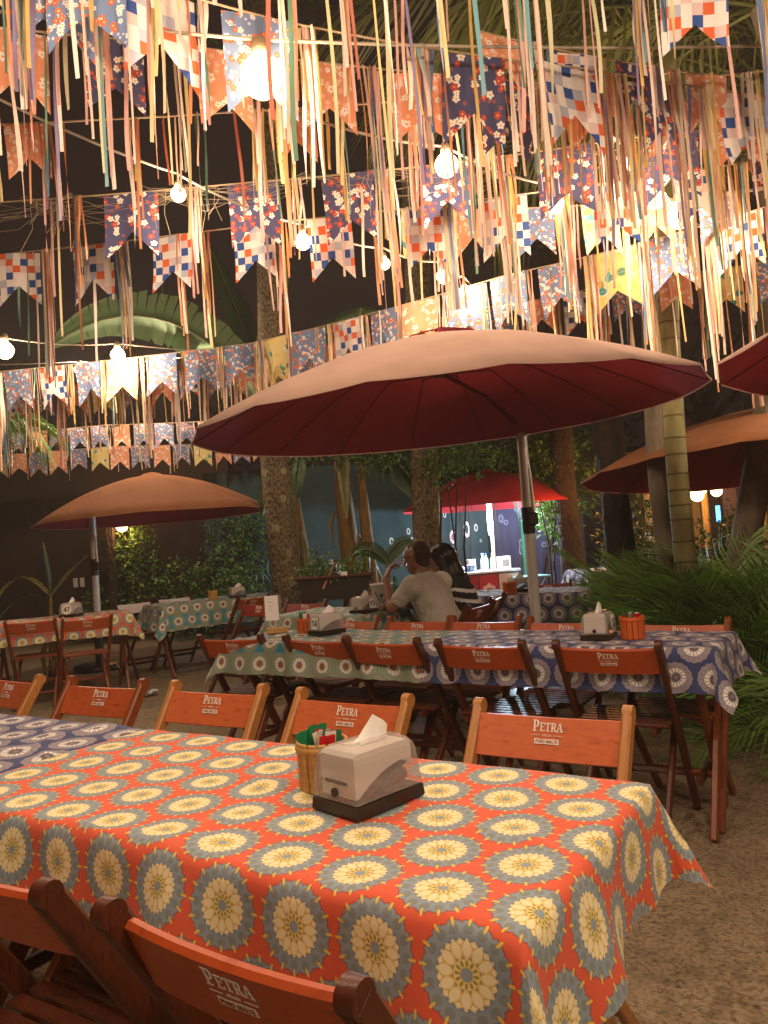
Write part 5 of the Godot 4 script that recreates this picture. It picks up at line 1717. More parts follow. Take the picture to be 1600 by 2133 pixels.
func build_background() -> void:
	# ---- walls
	var wl := part("garden_wall", bx(Vector3(8.0, 3.0, 0.2), 0.01), M.wall_dark, self, T(Vector3(-6.6, 1.5, -13.2)))
	tag(wl, "plain dark brown wall at the left", "wall")
	var mw := thing("mural_wall", "dark teal wall painted with white ringed bubbles", "wall", Vector3(0, 0, -12.5))
	part("panel", bx(Vector3(4.55, 2.6, 0.15), 0.01), M.mural, mw, T(Vector3(-0.63, 1.3, 0)))
	part("panel", bx(Vector3(1.5, 2.6, 0.15), 0.01), M.mural_violet, mw, T(Vector3(2.45, 1.3, 0.04)))
	part("pillar", bx(Vector3(0.09, 2.62, 0.3), 0.01), M.wall_dark, mw, T(Vector3(1.69, 1.31, 0.1)))
	part("pillar", bx(Vector3(0.1, 2.62, 0.3), 0.01), M.wall_dark, mw, T(Vector3(0.66, 1.31, 0.1)))
	var r := RandomNumberGenerator.new(); r.seed = 31
	var spots := [[1.22, 1.30, 0.06, 0.12], [1.48, 1.42, 0.055, 0.15], [1.65, 1.44, 0.035, 0.07], [1.25, 0.98, 0.03, 0.06], [1.1, 1.72, 0.03, 0.06], [1.72, 1.2, 0.02, 0.03], [0.36, 1.0, 0.07, 0.16], [0.48, 1.28, 0.04, 0.07], [0.42, 1.46, 0.035, 0.06], [0.1, 1.3, 0.04, 0.07], [-1.3, 0.86, 0.05, 0.1], [-1.02, 1.0, 0.03, 0.05], [-0.9, 0.88, 0.05, 0.11], [0.2, 1.1, 0.03, 0.05]]
	for k in 16: spots.append([r.randf_range(2.0, 3.4), r.randf_range(0.9, 2.1), r.randf_range(0.025, 0.055), r.randf_range(0.05, 0.13)])
	for s in spots:
		var k2 := 0.887
		s = [s[0] * k2, 1.28 + (s[1] - 1.28) * k2, s[2] * k2, s[3] * k2]
		var z: float = 0.079 if s[0] < 1.69 else 0.124
		var st := begin()
		var poly := PackedVector2Array()
		for k in 20: poly.append(Vector2(cos(TAU * k / 20.0) * s[2], sin(TAU * k / 20.0) * s[3]) * (1.0 + 0.06 * sin(k * 2.3)))
		prism(st, poly, 0.004)
		var o := part("painted_bubble", done(st), M.white_paint if s[0] < 1.69 else hexmat("77708c", 0.8), mw, T(Vector3(s[0], s[1], z)))
		st = begin()
		var poly2 := PackedVector2Array()
		for p in poly: poly2.append(p * Vector2(0.48, 0.55))
		prism(st, poly2, 0.003)
		part("bubble_heart", done(st), M.pink_paint if s[2] > 0.05 else M.mural, o, T(Vector3(0, 0, 0.0025)))
	# chalk lettering and a curl at the wall's left end
	part("chalk_lettering", text_mesh("2021", 0.24, "Droid Sans", false, 0.003), M.chalk, mw, T(Vector3(-2.22, 0.83, 0.079)))
	var cl := begin()
	box(cl, T(Vector3(-2.22, 0.66, 0.079), 0, 0, 4), Vector3(0.42, 0.014, 0.003), 0.001)
	box(cl, T(Vector3(-2.2, 0.615, 0.079), 0, 0, 4), Vector3(0.34, 0.012, 0.003), 0.001)
	part("chalk_underline", done(cl), M.chalk, mw)
	cl = begin()
	var loop := []
	for k in 17: loop.append(Vector3(-1.87 + cos(TAU * k / 16.0) * 0.07, 1.0 + sin(TAU * k / 16.0) * 0.15, 0.08))
	tube(cl, loop, [0.012], 5, false)
	tube(cl, [Vector3(-2.0, 0.92, 0.08), Vector3(-1.92, 0.8, 0.08), Vector3(-1.8, 0.78, 0.08), Vector3(-1.7, 0.86, 0.08)], [0.012], 5)
	tube(cl, [Vector3(-1.78, 0.8, 0.08), Vector3(-1.83, 0.62, 0.08), Vector3(-1.88, 0.5, 0.08)], [0.012], 5)
	part("chalk_curl", done(cl), M.chalk_teal, mw)
	for k in 2:
		var so := part("wall_socket", bx(Vector3(0.075, 0.16, 0.03), 0.008), M.plastic_white, self, T(Vector3(-5.31 + k * 0.115, 0.97, -13.085)))
		tag(so, ["left of the two pale wall sockets on the dark wall", "right of the two pale wall sockets on the dark wall"][k], "wall socket", "wall sockets")
	# lamp behind the left parasol
	var lm := thing("wall_lamp", "lit warm wall lamp half hidden below the left parasol", "wall lamp", Vector3(-4.1, 1.82, -12.0))
	var gl := begin(); ball(gl, Vector3.ZERO, Vector3(0.09, 0.085, 0.09), 14, 10)
	part("bulb", done(gl), glow_mat(Color(1.0, 0.82, 0.55), 10.0), lm)
	part("post", bx(Vector3(0.11, 2.1, 0.11), 0.008), M.bark_dark, lm, T(Vector3(-0.22, -0.78, -0.1)))
	part("bracket", bx(Vector3(0.24, 0.03, 0.03), 0.004), M.socket, lm, T(Vector3(-0.1, 0.1, -0.05)))
	lamp_at(lm, Vector3.ZERO, 0.5, Color(1.0, 0.72, 0.42), 0.08)

	# ---- drinks counter, white-lit
	var ct := thing("drinks_counter", "white-lit drinks counter with red flower panels below the red parasol", "counter", Vector3(1.34, 0, -11.1), 0.28)
	part("top", bx(Vector3(1.0, 0.035, 0.5), 0.006), M.white_paint, ct, T(Vector3(0, 0.77, 0)))
	part("carcass", bx(Vector3(0.92, 0.74, 0.42), 0.005), hexmat("5a6f74", 0.7), ct, T(Vector3(0, 0.375, 0)))
	for k in 3:
		var pn := part("front_panel", bx(Vector3(0.29, 0.66, 0.02), 0.004), hexmat(["8f1c20", "a8242a", "c9bfb2"][k], 0.6), ct, T(Vector3(-0.305 + k * 0.305, 0.4, 0.225)))
		var st := begin()
		for ring in [[0.115, 0.004], [0.07, 0.007], [0.035, 0.010]]:
			var poly := PackedVector2Array()
			for e in 32: poly.append(Vector2(cos(TAU * e / 32.0), sin(TAU * e / 32.0) * 1.35) * ring[0] * (1.0 + 0.1 * cos(e * PI / 2)))
			if ring[0] == 0.07: continue
			prism(st, poly, 0.003, T(Vector3(0, 0.05, 0.01 + ring[1] * 0.5)))
		part("painted_flower", done(st), hexmat(["c9a24a", "d9b8b0", "9a2026"][k], 0.6), pn)
		st = begin()
		for e in 10:
			var a := TAU * e / 10.0
			ball(st, Vector3(cos(a) * 0.062, 0.05 + sin(a) * 0.085, 0.0145), Vector3(0.016, 0.02, 0.003), 8, 4)
		part("painted_petals", done(st), hexmat(["2c3f6a", "7a1418", "d9b040"][k], 0.6), pn)
	part("side_panel", bx(Vector3(0.02, 0.7, 0.4), 0.003), M.white_paint, ct, T(Vector3(0.475, 0.38, 0)))
	var tb := Transform3D(Basis(Vector3.UP, 0.28), Vector3(1.34, 0.79, -11.1))
	var bot := begin()
	lathe(bot, [Vector2(0, 0), Vector2(0.034, 0), Vector2(0.036, 0.01), Vector2(0.036, 0.14), Vector2(0.014, 0.19), Vector2(0.013, 0.23), Vector2(0, 0.23)], 14)
	var bsh := done(bot)
	var capm := begin(); lathe(capm, [Vector2(0.0145, 0.215), Vector2(0.0155, 0.217), Vector2(0.0155, 0.24), Vector2(0.0, 0.242)], 12)
	var csh := done(capm)
	var bl := ["clear bottle with white cap, left of three on the drinks counter", "clear bottle with blue cap, middle of three on the drinks counter", "yellowish bottle, right of three on the drinks counter"]
	var bp := [Vector3(0.02, 0, 0.02), Vector3(0.1, 0, -0.04), Vector3(0.16, 0, 0.05)]
	for k in 3:
		var b := thing("drink_bottle", bl[k], "bottle", tb * bp[k], 0, "bottles on the drinks counter")
		part("glass", bsh, [hexmat("c9d4d6", 0.15), hexmat("a9c4cc", 0.15), hexmat("c9c08a", 0.15)][k], b)
		part("cap", csh, [M.white_paint, hexmat("1e4a9a", 0.4), M.white_paint][k], b)
	var bxp := [[Vector3(-0.16, 0.08, 0.03), Vector3(0.11, 0.16, 0.09), "b8bcc4", "grey carton on the drinks counter beside the bottles", "carton"], [Vector3(-0.22, 0.045, 0.14), Vector3(0.09, 0.09, 0.08), "2f5fa8", "small blue pot-shaped box at the front of the drinks counter", "box"], [Vector3(0.33, 0.085, 0.06), Vector3(0.17, 0.17, 0.14), "d9d4cc", "white square canister at the right end of the drinks counter", "canister"]]
	for q in bxp:
		var o := thing("counter_" + q[4], q[3], q[4], tb * (q[0] - Vector3(0, q[1].y / 2, 0)), 0.28)
		part("body", bx(q[1], 0.008), hexmat(q[2], 0.5), o, T(Vector3(0, q[1].y / 2, 0)))
		part("front_print", bx(Vector3(q[1].x * 0.6, q[1].y * 0.55, 0.002), 0.0005), hexmat("8f8a84", 0.6), o, T(Vector3(0, q[1].y * 0.5, q[1].z / 2 + 0.001)))
		part("lid", bx(Vector3(q[1].x * 1.03, 0.012, q[1].z * 1.03), 0.004), M.white_paint, o, T(Vector3(0, q[1].y + 0.003, 0)))
	var bag := begin()
	for k in 6: ball(bag, Vector3(-0.06 + k * 0.024, 0.03 + 0.02 * sin(k * 1.7), 0.01 * cos(k * 2.1)), Vector3(0.045, 0.04 + 0.012 * sin(k * 2.0), 0.05), 10, 7)
	var bg := part("paper_bag", done(bag), M.paper, self, Transform3D(tb.basis, tb * Vector3(-0.38, 0, 0.08)))
	tag(bg, "crumpled white paper bag at the left end of the drinks counter", "bag")
	# white tube lamp on the parasol's pole
	var tl := thing("tube_lamp", "lit white tube lamp upright on the red parasol's pole", "lamp", Vector3(1.475, 1.5, -10.9))
	var ts := begin(); tube(ts, [Vector3(0, -0.2, 0), Vector3(0, 0.22, 0)], [0.017], 10)
	part("tube", done(ts), glow_mat(Color(0.86, 0.95, 1.0), 12.0), tl)
	part("holder", bx(Vector3(0.03, 0.46, 0.02), 0.003), M.white_paint, tl, T(Vector3(0, 0.01, -0.03)))
	lamp_at(tl, Vector3(0, 0.01, 0), 6.0, Color(0.8, 0.93, 1.0), 0.1)
	# small white lamp behind the post
	var l2 := thing("hanging_bulb", "small round white lit bulb above the green lamp post's side", "bulb", Vector3(2.28, 1.56, -11.7))
	gl = begin(); ball(gl, Vector3.ZERO, Vector3(0.06, 0.06, 0.06), 12, 8)
	part("globe", done(gl), glow_mat(Color(0.95, 0.95, 1.0), 9.0), l2)
	part("wire", bx(Vector3(0.008, 1.0, 0.008), 0.001), M.cable, l2, T(Vector3(0, 0.56, 0)))
	lamp_at(l2, Vector3.ZERO, 0.9, Color(0.9, 0.9, 1.0), 0.05)
	# green lamp post with a dim lantern
	var lp := thing("lamp_post", "green iron lamp post with an unlit glass lantern", "lamp post", Vector3(2.05, 0, -11.4))
	var st3 := begin()
	lathe(st3, [Vector2(0.0, 0), Vector2(0.12, 0), Vector2(0.12, 0.1), Vector2(0.075, 0.16), Vector2(0.06, 0.5), Vector2(0.07, 0.52), Vector2(0.05, 0.56), Vector2(0.042, 1.45), Vector2(0.055, 1.47), Vector2(0.0, 1.5)], 16)
	part("post", done(st3), M.iron_green, lp)
	st3 = begin()
	lathe(st3, [Vector2(0.06, 1.5), Vector2(0.13, 1.78)], 4)
	part("lantern_panes", done(st3), M.clear, lp)
	st3 = begin()
	lathe(st3, [Vector2(0.145, 1.78), Vector2(0.15, 1.8), Vector2(0.06, 1.9), Vector2(0.02, 1.93), Vector2(0, 1.97)], 4)
	for k in 4:
		var a := TAU * k / 4.0
		bar(st3, Vector3(cos(a) * 0.06, 1.5, sin(a) * 0.06), Vector3(cos(a) * 0.132, 1.78, sin(a) * 0.132), 0.012, 0.012, Vector3.RIGHT, 0.002)
	part("lantern_frame", done(st3), M.iron_green, lp)
	# white folding side table
	var wt := thing("white_side_table", "small white metal folding table with pale blue top by the green post", "table", Vector3(2.0, 0, -11.0), 0.2)
	part("top", bx(Vector3(0.5, 0.025, 0.4), 0.004), hexmat("7fb0b4", 0.5), wt, T(Vector3(0, 0.66, 0)))
	for s in [-1, 1]:
		for e in [-1, 1]:
			var st := begin()
			tube(st, [Vector3(e * 0.22, 0, s * 0.16), Vector3(-e * 0.2 + e * 0.02, 0.64, s * 0.16 + e * 0.01)], [0.013], 8)
			part("leg", done(st), M.white_paint, wt)

	# ---- timber hut with lights at the far right
	var hut := thing("timber_hut", "warm-lit timber hut behind the palms at right", "hut", Vector3(4.75, 0, -10.8), -0.3)
	part("back_wall", bx(Vector3(2.6, 2.3, 0.08), 0.005), M.bark_dark, hut, T(Vector3(0.2, 1.15, -0.8)))
	for k in 9: part("plank", bx(Vector3(0.2, 2.2, 0.02), 0.004), [M.bark_dark, M.wood_dark, M.pseudostem][k % 3], hut, T(Vector3(-0.85 + k * 0.26, 1.12, -0.745)))
	for k in 4:
		var st := begin()
		tube(st, [Vector3(-1.0 + k * 0.75, 0, 0.2), Vector3(-1.0 + k * 0.75, 2.3, 0.2)], [0.05, 0.045], 10)
		part("post", done(st), M.pseudostem, hut)
	part("roof", bx(Vector3(3.0, 0.1, 1.5), 0.01), M.bark_dark, hut, T(Vector3(0.2, 2.36, -0.2), 8, 0, 0))
	part("shelf", bx(Vector3(2.2, 0.04, 0.35), 0.004), M.wood, hut, T(Vector3(0.2, 0.9, -0.5)))
	var sc := part("lit_screen", bx(Vector3(0.06, 0.24, 0.02), 0.003), glow_mat(Color(0.35, 0.7, 1.0), 1.6), self, T(Vector3(4.72, 1.36, -10.9), 0, -10, 0))
	tag(sc, "narrow pale blue lit screen inside the timber hut", "screen")
	lamp_at(self, Vector3(4.7, 1.36, -10.8), 0.05, Color(0.5, 0.75, 1.0), 0.05)
	var hb := [[Vector3(4.0, 1.68, -10.1), 0.05, "small leftmost bulb hanging at the hut's eave"], [Vector3(4.16, 1.62, -10.2), 0.085, "larger low bulb hanging at the hut's eave"], [Vector3(4.28, 1.7, -10.3), 0.06, "middle bulb at the hut's eave"], [Vector3(4.42, 1.66, -10.2), 0.075, "right-hand bright bulb at the hut's eave"]]
	for q in hb:
		var hl := thing("hut_bulb", q[2], "bulb", q[0], 0, "bulbs at the hut's eave")
		gl = begin(); ball(gl, Vector3.ZERO, Vector3.ONE * q[1], 12, 8)
		part("globe", done(gl), glow_mat(Color(1.0, 0.85, 0.6), 10.0), hl)
		part("wire", bx(Vector3(0.008, 0.6, 0.008), 0.001), M.cable, hl, T(Vector3(0, 0.3 + q[1], 0)))
		lamp_at(hl, Vector3.ZERO, 0.4, Color(1.0, 0.72, 0.42), 0.05)
	var ob := thing("hanging_bulb", "tiny bulb by the dark trunks left of the palm stems", "bulb", Vector3(2.62, 1.76, -9.4))
	gl = begin(); ball(gl, Vector3.ZERO, Vector3.ONE * 0.035, 10, 8)
	part("globe", done(gl), glow_mat(Color(1.0, 0.85, 0.6), 9.0), ob)
	part("wire", bx(Vector3(0.008, 0.8, 0.008), 0.001), M.cable, ob, T(Vector3(0, 0.43, 0)))
	lamp_at(ob, Vector3.ZERO, 0.8, Color(1.0, 0.66, 0.36), 0.035)

func build_plants() -> void:
	# ---- trees and palms
	trunk_tree("thick lichen-spotted trunk left of the middle, behind the menu stand", [Vector3(-1.12, 0, -8.7), Vector3(-1.2, 2.35, -8.7), Vector3(-1.12, 4.5, -8.75), Vector3(-1.0, 8.0, -8.8)], [0.185, 0.13], M.bark, 3, 2.2, M.leaf_dark, 70)
	trunk_tree("thick lichen-spotted trunk behind the man's head", [Vector3(0.42, 0, -9.0), Vector3(0.52, 2.26, -9.0), Vector3(0.6, 4.5, -9.0), Vector3(0.7, 8.2, -9.0)], [0.175, 0.135], M.bark, 8, 2.2, M.leaf_dark, 70)
	trunk_tree("dark trunk with a rough top, left of the palm stems", [Vector3(2.5, 0, -8.2), Vector3(2.46, 2.2, -8.2), Vector3(2.4, 6.0, -8.3)], [0.16, 0.13], M.bark_dark, 12, 1.8, M.leaf_dark)
	trunk_tree("dark slim trunk between the red parasol and the palm shrub", [Vector3(2.48, 0, -10.3), Vector3(2.44, 2.2, -10.3), Vector3(2.5, 5.5, -10.3)], [0.17, 0.13], M.bark_dark, 14, 1.8, M.leaf_dark)
	var f1 := []; var f2 := []; var f3 := []
	for k in 5:
		f1.append(frond_mesh(1.0, 0.9 + 0.2 * k, 26, 0.36, 0.022, 20 + k, 0.3, 0.35))
		f2.append(frond_mesh(1.0, 1.0 + 0.2 * k, 44, 0.3, 0.014, 40 + k, 0.7, 0.1))
	palm_tree("grey palm stem, left of the pair in front of the right parasol", [Vector3(2.16, 0, -5.9), Vector3(2.12, 1.3, -5.9), Vector3(2.12, 2.0, -5.9), Vector3(2.2, 3.6, -5.9), Vector3(2.3, 5.4, -5.9)], [0.072, 0.058], M.palm_grey, 0.0, 12, 2.4, 5, f2, M.leaf_olive)
	palm_tree("green ringed palm stem, right of the pair in front of the right parasol", [Vector3(2.1, 0, -5.4), Vector3(2.08, 1.2, -5.4), Vector3(2.085, 2.0, -5.4), Vector3(2.14, 3.2, -5.4), Vector3(2.3, 5.0, -5.4)], [0.078, 0.06], M.palm_stem, 0.13, 12, 2.4, 6, f2, M.leaf_olive)
	palm_tree("thick curved palm stem at the right edge", [Vector3(2.55, 0, -5.85), Vector3(2.62, 0.7, -5.85), Vector3(2.76, 1.25, -5.85), Vector3(2.9, 1.8, -5.85), Vector3(3.05, 2.6, -5.85), Vector3(3.2, 4.6, -5.85)], [0.115, 0.085], M.palm_grey, 0.0, 10, 2.3, 7, f2, M.leaf_olive)
	palm_tree("slender palm above the near ribbons at the upper right, in the dark", [Vector3(3.4, 0, -5.0), Vector3(3.2, 2.5, -5.0), Vector3(2.7, 4.6, -4.9)], [0.1, 0.08], M.palm_grey, 0.0, 14, 2.2, 8, f2, M.leaf_olive)
	palm_tree("thin palm at the left edge behind the ribbons", [Vector3(-4.8, 0, -8.6), Vector3(-4.75, 1.5, -8.6), Vector3(-4.5, 3.1, -8.6)], [0.06, 0.045], M.palm_grey, 0.0, 9, 1.0, 9, f2, M.leaf_palm)
	palm_clump("bushy palm shrub behind the navy table, left mass", Vector3(2.12, 0, -5.55), 80, 1.12, 61, f1, M.leaf_palm, "palm_shrub", 0.35, 52, 89)
	palm_clump("bushy palm shrub behind the navy table, right mass", Vector3(2.6, 0, -5.3), 80, 1.22, 62, f1, M.leaf_palm, "palm_shrub", 0.35, 50, 89)
	palm_clump("low palm shrub spreading at the right edge beside the navy cloth", Vector3(2.6, 0, -4.45), 48, 1.0, 63, f1, M.leaf_palm, "palm_shrub", 0.3, 5, 60)
	palm_clump("small palm shrub in front of the dark trunk", Vector3(2.6, 0, -6.7), 30, 1.1, 64, f1, M.leaf_palm)
	# ---- banana plants
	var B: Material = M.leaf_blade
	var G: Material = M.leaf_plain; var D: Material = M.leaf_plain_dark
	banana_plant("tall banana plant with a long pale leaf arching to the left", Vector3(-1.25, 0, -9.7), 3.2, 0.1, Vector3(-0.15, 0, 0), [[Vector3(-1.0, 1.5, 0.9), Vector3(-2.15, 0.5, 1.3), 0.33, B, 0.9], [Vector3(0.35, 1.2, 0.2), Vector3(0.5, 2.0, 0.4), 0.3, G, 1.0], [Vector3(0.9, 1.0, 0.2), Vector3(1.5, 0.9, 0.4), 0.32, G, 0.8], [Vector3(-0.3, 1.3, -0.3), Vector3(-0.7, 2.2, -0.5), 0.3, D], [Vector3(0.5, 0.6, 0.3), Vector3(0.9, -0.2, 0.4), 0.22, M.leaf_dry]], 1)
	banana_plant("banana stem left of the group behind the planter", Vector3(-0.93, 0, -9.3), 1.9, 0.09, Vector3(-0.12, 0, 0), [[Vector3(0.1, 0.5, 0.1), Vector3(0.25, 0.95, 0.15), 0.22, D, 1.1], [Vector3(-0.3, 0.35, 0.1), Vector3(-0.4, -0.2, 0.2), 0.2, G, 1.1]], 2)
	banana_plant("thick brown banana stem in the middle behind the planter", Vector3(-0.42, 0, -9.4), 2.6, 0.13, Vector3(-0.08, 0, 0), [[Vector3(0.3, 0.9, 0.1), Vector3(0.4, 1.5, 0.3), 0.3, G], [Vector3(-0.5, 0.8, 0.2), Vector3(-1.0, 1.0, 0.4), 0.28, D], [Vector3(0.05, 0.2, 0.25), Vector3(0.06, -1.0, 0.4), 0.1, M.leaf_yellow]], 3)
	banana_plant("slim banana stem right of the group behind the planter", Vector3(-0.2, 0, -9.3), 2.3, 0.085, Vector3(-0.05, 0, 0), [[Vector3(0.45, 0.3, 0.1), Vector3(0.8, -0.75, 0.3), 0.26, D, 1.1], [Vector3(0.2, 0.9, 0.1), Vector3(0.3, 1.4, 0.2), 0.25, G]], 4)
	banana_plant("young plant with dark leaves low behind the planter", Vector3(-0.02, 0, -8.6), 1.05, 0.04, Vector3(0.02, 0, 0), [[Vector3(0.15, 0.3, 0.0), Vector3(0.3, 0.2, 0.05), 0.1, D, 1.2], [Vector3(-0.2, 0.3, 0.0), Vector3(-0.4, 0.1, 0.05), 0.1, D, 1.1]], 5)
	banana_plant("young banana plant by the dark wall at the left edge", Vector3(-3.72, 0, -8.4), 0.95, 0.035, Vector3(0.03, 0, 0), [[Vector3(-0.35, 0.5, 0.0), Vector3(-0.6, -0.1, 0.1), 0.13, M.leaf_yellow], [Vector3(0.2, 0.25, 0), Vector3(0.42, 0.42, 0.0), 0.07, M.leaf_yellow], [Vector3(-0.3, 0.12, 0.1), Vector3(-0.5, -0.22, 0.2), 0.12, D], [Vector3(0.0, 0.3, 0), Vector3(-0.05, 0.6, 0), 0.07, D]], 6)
	# ---- shrubs, ivy and hanging greenery
	shrub("dense ivy on the dark wall below the left parasol", Vector3(-3.3, 0, -12.3), [[Vector3(-0.8, 1.5, 0), Vector3(0.5, 0.45, 0.25)], [Vector3(-0.5, 0.9, 0), Vector3(0.6, 0.5, 0.25)], [Vector3(0.0, 0.7, 0), Vector3(0.8, 0.6, 0.25)], [Vector3(0.8, 0.8, 0), Vector3(0.8, 0.7, 0.25)], [Vector3(1.0, 1.5, 0.0), Vector3(0.6, 0.6, 0.25)], [Vector3(-1.2, 0.5, 0), Vector3(0.6, 0.4, 0.25)]], 5200, 0.085, M.leaf_mid, 71, "ivy", "ivy")
	shrub("low leafy plants in front of the chalk lettering", Vector3(-2.55, 0, -12.0), [[Vector3(-0.4, 0.4, 0.1), Vector3(0.6, 0.4, 0.25)], [Vector3(0.2, 0.75, 0.1), Vector3(0.3, 0.4, 0.2)]], 1100, 0.08, M.leaf_mid, 72, "shrub", "shrub", 14)
	shrub("fern-like greenery hanging between the two thick trunks", Vector3(-0.4, 0, -8.9), [[Vector3(-0.4, 2.42, 0), Vector3(0.5, 0.12, 0.3)], [Vector3(0.35, 2.3, 0.1), Vector3(0.3, 0.22, 0.25)], [Vector3(0.0, 2.5, 0), Vector3(0.8, 0.12, 0.3)]], 1500, 0.06, M.leaf_mid, 73, "fern", "hanging_fern", 6)
	shrub("leafy green mass behind the silver post and red parasol", Vector3(1.6, 0, -11.85), [[Vector3(-0.6, 2.6, 0), Vector3(1.0, 0.4, 0.5)], [Vector3(0.5, 2.4, 0.2), Vector3(0.9, 0.5, 0.5)], [Vector3(1.3, 2.2, 0.2), Vector3(0.7, 0.7, 0.5)], [Vector3(1.0, 1.7, 0.3), Vector3(0.4, 0.5, 0.4)]], 6500, 0.085, M.leaf_mid, 74, "tree", "leafy_tree", 10)
	shrub("epiphyte fern tuft on the trunk behind the man", Vector3(0.62, 0, -8.7), [[Vector3(0.1, 2.1, 0), Vector3(0.3, 0.22, 0.25)], [Vector3(0.45, 2.2, 0.0), Vector3(0.4, 0.14, 0.25)]], 900, 0.06, M.leaf_mid, 75, "fern", "trunk_fern", 5)
	shrub("yellow-green bamboo-like bush behind the palm stems", Vector3(2.9, 0, -9.0), [[Vector3(0, 1.0, 0), Vector3(0.5, 0.8, 0.4)], [Vector3(0.4, 0.7, 0), Vector3(0.5, 0.7, 0.4)]], 2600, 0.075, M.leaf_olive, 76, "bush", "bush", 9)
	shrub("dark bush in front of the timber hut", Vector3(4.0, 0, -9.0), [[Vector3(0, 0.8, 0), Vector3(0.5, 0.7, 0.4)], [Vector3(0.6, 0.6, 0), Vector3(0.5, 0.5, 0.4)]], 2200, 0.075, M.leaf_mid, 77, "bush", "bush", 9)
	shrub("vines climbing beside the dark slim trunk", Vector3(2.2, 0, -10.4), [[Vector3(0.1, 1.6, 0), Vector3(0.12, 0.7, 0.15)], [Vector3(0.0, 2.2, 0), Vector3(0.5, 0.35, 0.3)]], 1000, 0.07, M.leaf_mid, 78, "vine", "vine", 4)
	# trees standing dark behind the walls
	var bt := [[-8.0, -16.0, 2.4], [-5.0, -17.0, 2.6], [-2.2, -16.5, 2.2], [0.8, -17.5, 2.6], [3.6, -16.0, 2.3], [6.2, -14.5, 2.4], [8.0, -12.0, 2.2]]
	var bn := ["dark tree behind the wall at far left", "dark tree behind the left parasol's wall", "dark tree behind the chalk lettering", "dark tree straight behind the mural wall", "dark tree behind the mural wall's right end", "dark tree behind the timber hut", "dark tree right of the timber hut"]
	for k in bt.size():
		var b: Array = bt[k]
		trunk_tree(bn[k], [Vector3(b[0], 0, b[1]), Vector3(b[0] + 0.1, 1.5, b[1]), Vector3(b[0], 3.4, b[1])], [0.2, 0.13], M.bark_dark, 90 + k, b[2], M.leaf_dark)
	# ---- planter
	var pl := thing("raised_planter", "black raised planter of ferns with a leaning stick, behind the seated people's table", "planter", Vector3(-0.56, 0, -8.0), 0.05)
	var st := begin()
	prism(st, PackedVector2Array([Vector2(-0.32, 0.74), Vector2(-0.38, 0.96), Vector2(0.38, 0.96), Vector2(0.3, 0.74)]), 0.34)
	part("trough", done(st), M.base_black, pl)
	part("rim", bx(Vector3(0.82, 0.03, 0.4), 0.008), M.wood_dark, pl, T(Vector3(0, 0.975, 0)))
	for k in 2: part("support", bx(Vector3(0.05, 0.74, 0.3), 0.005), M.base_black, pl, T(Vector3(-0.22 + k * 0.44, 0.37, 0)))
	st = begin()
	tube(st, [Vector3(-0.12, 0.86, 0.19), Vector3(0.02, 1.12, 0.1)], [0.012, 0.008], 6)
	part("stick", done(st), M.wood_pale, pl)
	part("name_tag", bx(Vector3(0.07, 0.04, 0.003), 0.001), M.paper, pl, T(Vector3(0.1, 1.0, 0.205)))
	foliage("ferns", pl, M.leaf_mid, [[Vector3(-0.15, 1.06, 0), Vector3(0.24, 0.07, 0.15)], [Vector3(0.2, 1.05, 0), Vector3(0.2, 0.06, 0.15)]], 900, 0.05, 79)

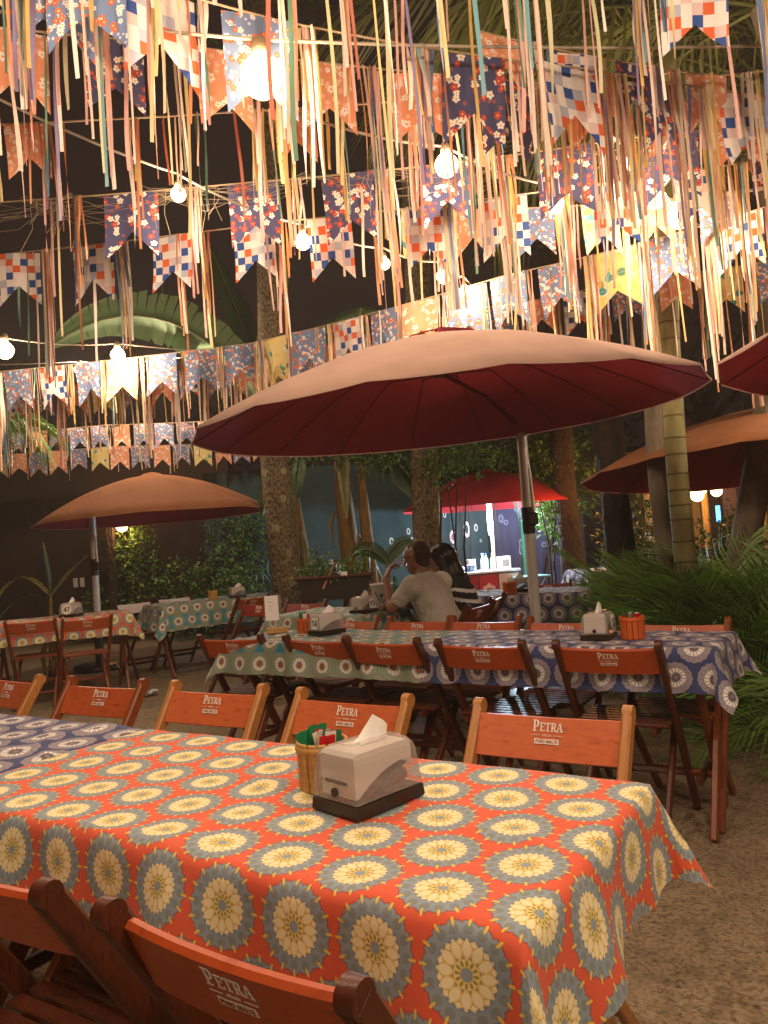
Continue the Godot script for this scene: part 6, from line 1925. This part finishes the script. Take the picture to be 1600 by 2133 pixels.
func build_people() -> void:
	var man_skin := Color(0.24, 0.115, 0.062)
	var J := {"hip": Vector3(0, 0.5, 0.05), "waist": Vector3(0, 0.66, 0.04), "chest": Vector3(0, 0.86, -0.04), "neck": Vector3(0, 1.025, -0.1), "head": Vector3(0, 1.155, -0.15),
		"sl": Vector3(-0.185, 0.96, -0.07), "sr": Vector3(0.185, 0.96, -0.07), "el": Vector3(-0.225, 0.81, -0.24), "er": Vector3(0.25, 0.815, -0.27), "wl": Vector3(-0.145, 1.02, -0.335), "wr": Vector3(0.04, 0.81, -0.42),
		"hl": Vector3(-0.09, 0.5, 0.02), "hr": Vector3(0.09, 0.5, 0.02), "kl": Vector3(-0.13, 0.52, -0.4), "kr": Vector3(0.13, 0.52, -0.4), "al": Vector3(-0.13, 0.1, -0.36), "ar": Vector3(0.13, 0.1, -0.36)}
	var fwd := Vector3(-0.12, -0.1, -1).normalized(); var up := (Vector3.UP - fwd * fwd.y).normalized()
	var rt := fwd.cross(up).normalized()
	var H: Vector3 = J.head
	var P := func(x: float, y: float, z: float): return H + rt * x + up * y + fwd * z
	var hair := [[P.call(0, 0.042, -0.027), P.call(0, 0.04, 0.003), 0.0815, 0.0755, 0.02], [P.call(0, 0.005, -0.04), P.call(0, -0.05, -0.04), 0.068, 0.05, 0.03]]
	var glass := func(t: Node3D):
		var st := begin()
		var g := Transform3D(Basis(Vector3.RIGHT, 1.0), Vector3(-0.045, 1.095, -0.325))
		lathe(st, [Vector2(0, 0), Vector2(0.026, 0), Vector2(0.032, 0.11), Vector2(0.03, 0.11), Vector2(0.024, 0.006), Vector2(0, 0.006)], 16, g)
		var o := part("drinking_glass", done(st), M.clear, self, Transform3D(t.basis, t.position))
		tag(o, "clear drinking glass held at the man's mouth", "glass")
		st = begin()
		for s in [-1, 1]:
			tube(st, [P.call(s * 0.076, 0.01, 0.0), P.call(s * 0.072, 0.012, 0.07), P.call(s * 0.05, 0.012, 0.098)], [0.0025], 5)
			var ring := []
			for k in 13: ring.append(P.call(s * 0.031 + cos(TAU * k / 12.0) * 0.021, 0.002 + sin(TAU * k / 12.0) * 0.016, 0.1))
			tube(st, ring, [0.002], 5, false)
		part("glasses", done(st), M.black_ink, t)
	person("man with very short hair in a pale grey shirt, drinking", Vector3(0.335, 0, -5.6), deg_to_rad(52), {"joints": J, "skin": man_skin, "fwd": fwd, "up": up, "hair": hair, "hair_mat": M.hair_short, "sleeve": 0.62, "cloth": func(v): return Color.WHITE, "cloth_mat": M.shirt, "collar": true, "extra": glass,
		"hands": [[Vector3(-0.145, 1.02, -0.335), Vector3(0.5, 0.8, 0.0).normalized(), Vector3(0.8, -0.3, 0.45).normalized(), 0.8, 1.0], [Vector3(0.04, 0.81, -0.42), Vector3(-0.9, -0.05, -0.3).normalized(), Vector3(-0.1, -1, 0).normalized(), 0.35, 1.0]]})
	var K := {"hip": Vector3(0, 0.5, 0.06), "waist": Vector3(0, 0.65, 0.07), "chest": Vector3(-0.01, 0.83, 0.0), "neck": Vector3(-0.03, 0.985, -0.06), "head": Vector3(-0.05, 1.105, -0.11),
		"sl": Vector3(-0.18, 0.925, -0.03), "sr": Vector3(0.15, 0.925, -0.03), "el": Vector3(-0.22, 0.80, -0.28), "er": Vector3(0.22, 0.79, -0.25), "wl": Vector3(-0.02, 0.81, -0.40), "wr": Vector3(0.02, 0.82, -0.38),
		"hl": Vector3(-0.09, 0.5, 0.02), "hr": Vector3(0.09, 0.5, 0.02), "kl": Vector3(-0.1, 0.5, -0.4), "kr": Vector3(0.1, 0.5, -0.4), "al": Vector3(-0.1, 0.1, -0.36), "ar": Vector3(0.1, 0.1, -0.36)}
	var f2 := Vector3(-0.62, -0.12, -0.78).normalized(); var u2 := (Vector3.UP - f2 * f2.y).normalized(); var r2 := f2.cross(u2).normalized()
	var H2: Vector3 = K.head
	var Q := func(x: float, y: float, z: float): return H2 + r2 * x + u2 * y + f2 * z
	var hair2 := [[Q.call(0, 0.055, -0.03), Q.call(0, 0.045, 0.008), 0.088, 0.082, 0.03], [Q.call(0, 0.02, -0.06), Q.call(0, -0.12, -0.08), 0.088, 0.085, 0.05], [Q.call(0, -0.12, -0.08), Q.call(0.02, -0.33, -0.13), 0.088, 0.06, 0.05],
		[Q.call(-0.072, 0.04, 0.0), Q.call(-0.085, -0.16, 0.0), 0.032, 0.028, 0.03], [Q.call(0.072, 0.04, 0.0), Q.call(0.085, -0.16, 0.0), 0.032, 0.03, 0.03], [Q.call(-0.05, 0.075, 0.05), Q.call(-0.075, 0.0, 0.03), 0.024, 0.02, 0.02], [Q.call(0.05, 0.075, 0.05), Q.call(0.075, 0.0, 0.03), 0.024, 0.02, 0.02]]
	var bands := func(v: Vector3):
		var y: float = v.y + 0.25 * v.z
		if absf(y - 0.90) < 0.0125 or absf(y - 0.825) < 0.0125: return Color(0.75, 0.72, 0.68)
		return Color(0.014, 0.013, 0.014)
	person("woman with long dark hair in a black top with two white stripes", Vector3(0.53, 0, -6.06), deg_to_rad(62), {"joints": K, "skin": Color(0.27, 0.14, 0.08), "fwd": f2, "up": u2, "hair": hair2, "hair_mat": M.hair, "cell": 0.0075, "sleeve": 0.98, "cloth": bands, "cloth_mat": M.top_black,
		"hands": [[Vector3(-0.02, 0.81, -0.40), Vector3(0.7, 0.0, -0.6).normalized(), Vector3(0, -1, 0), 0.4, -1.0], [Vector3(0.02, 0.82, -0.38), Vector3(-0.8, 0.1, -0.5).normalized(), Vector3(0, -1, 0), 0.4, 1.0]]})
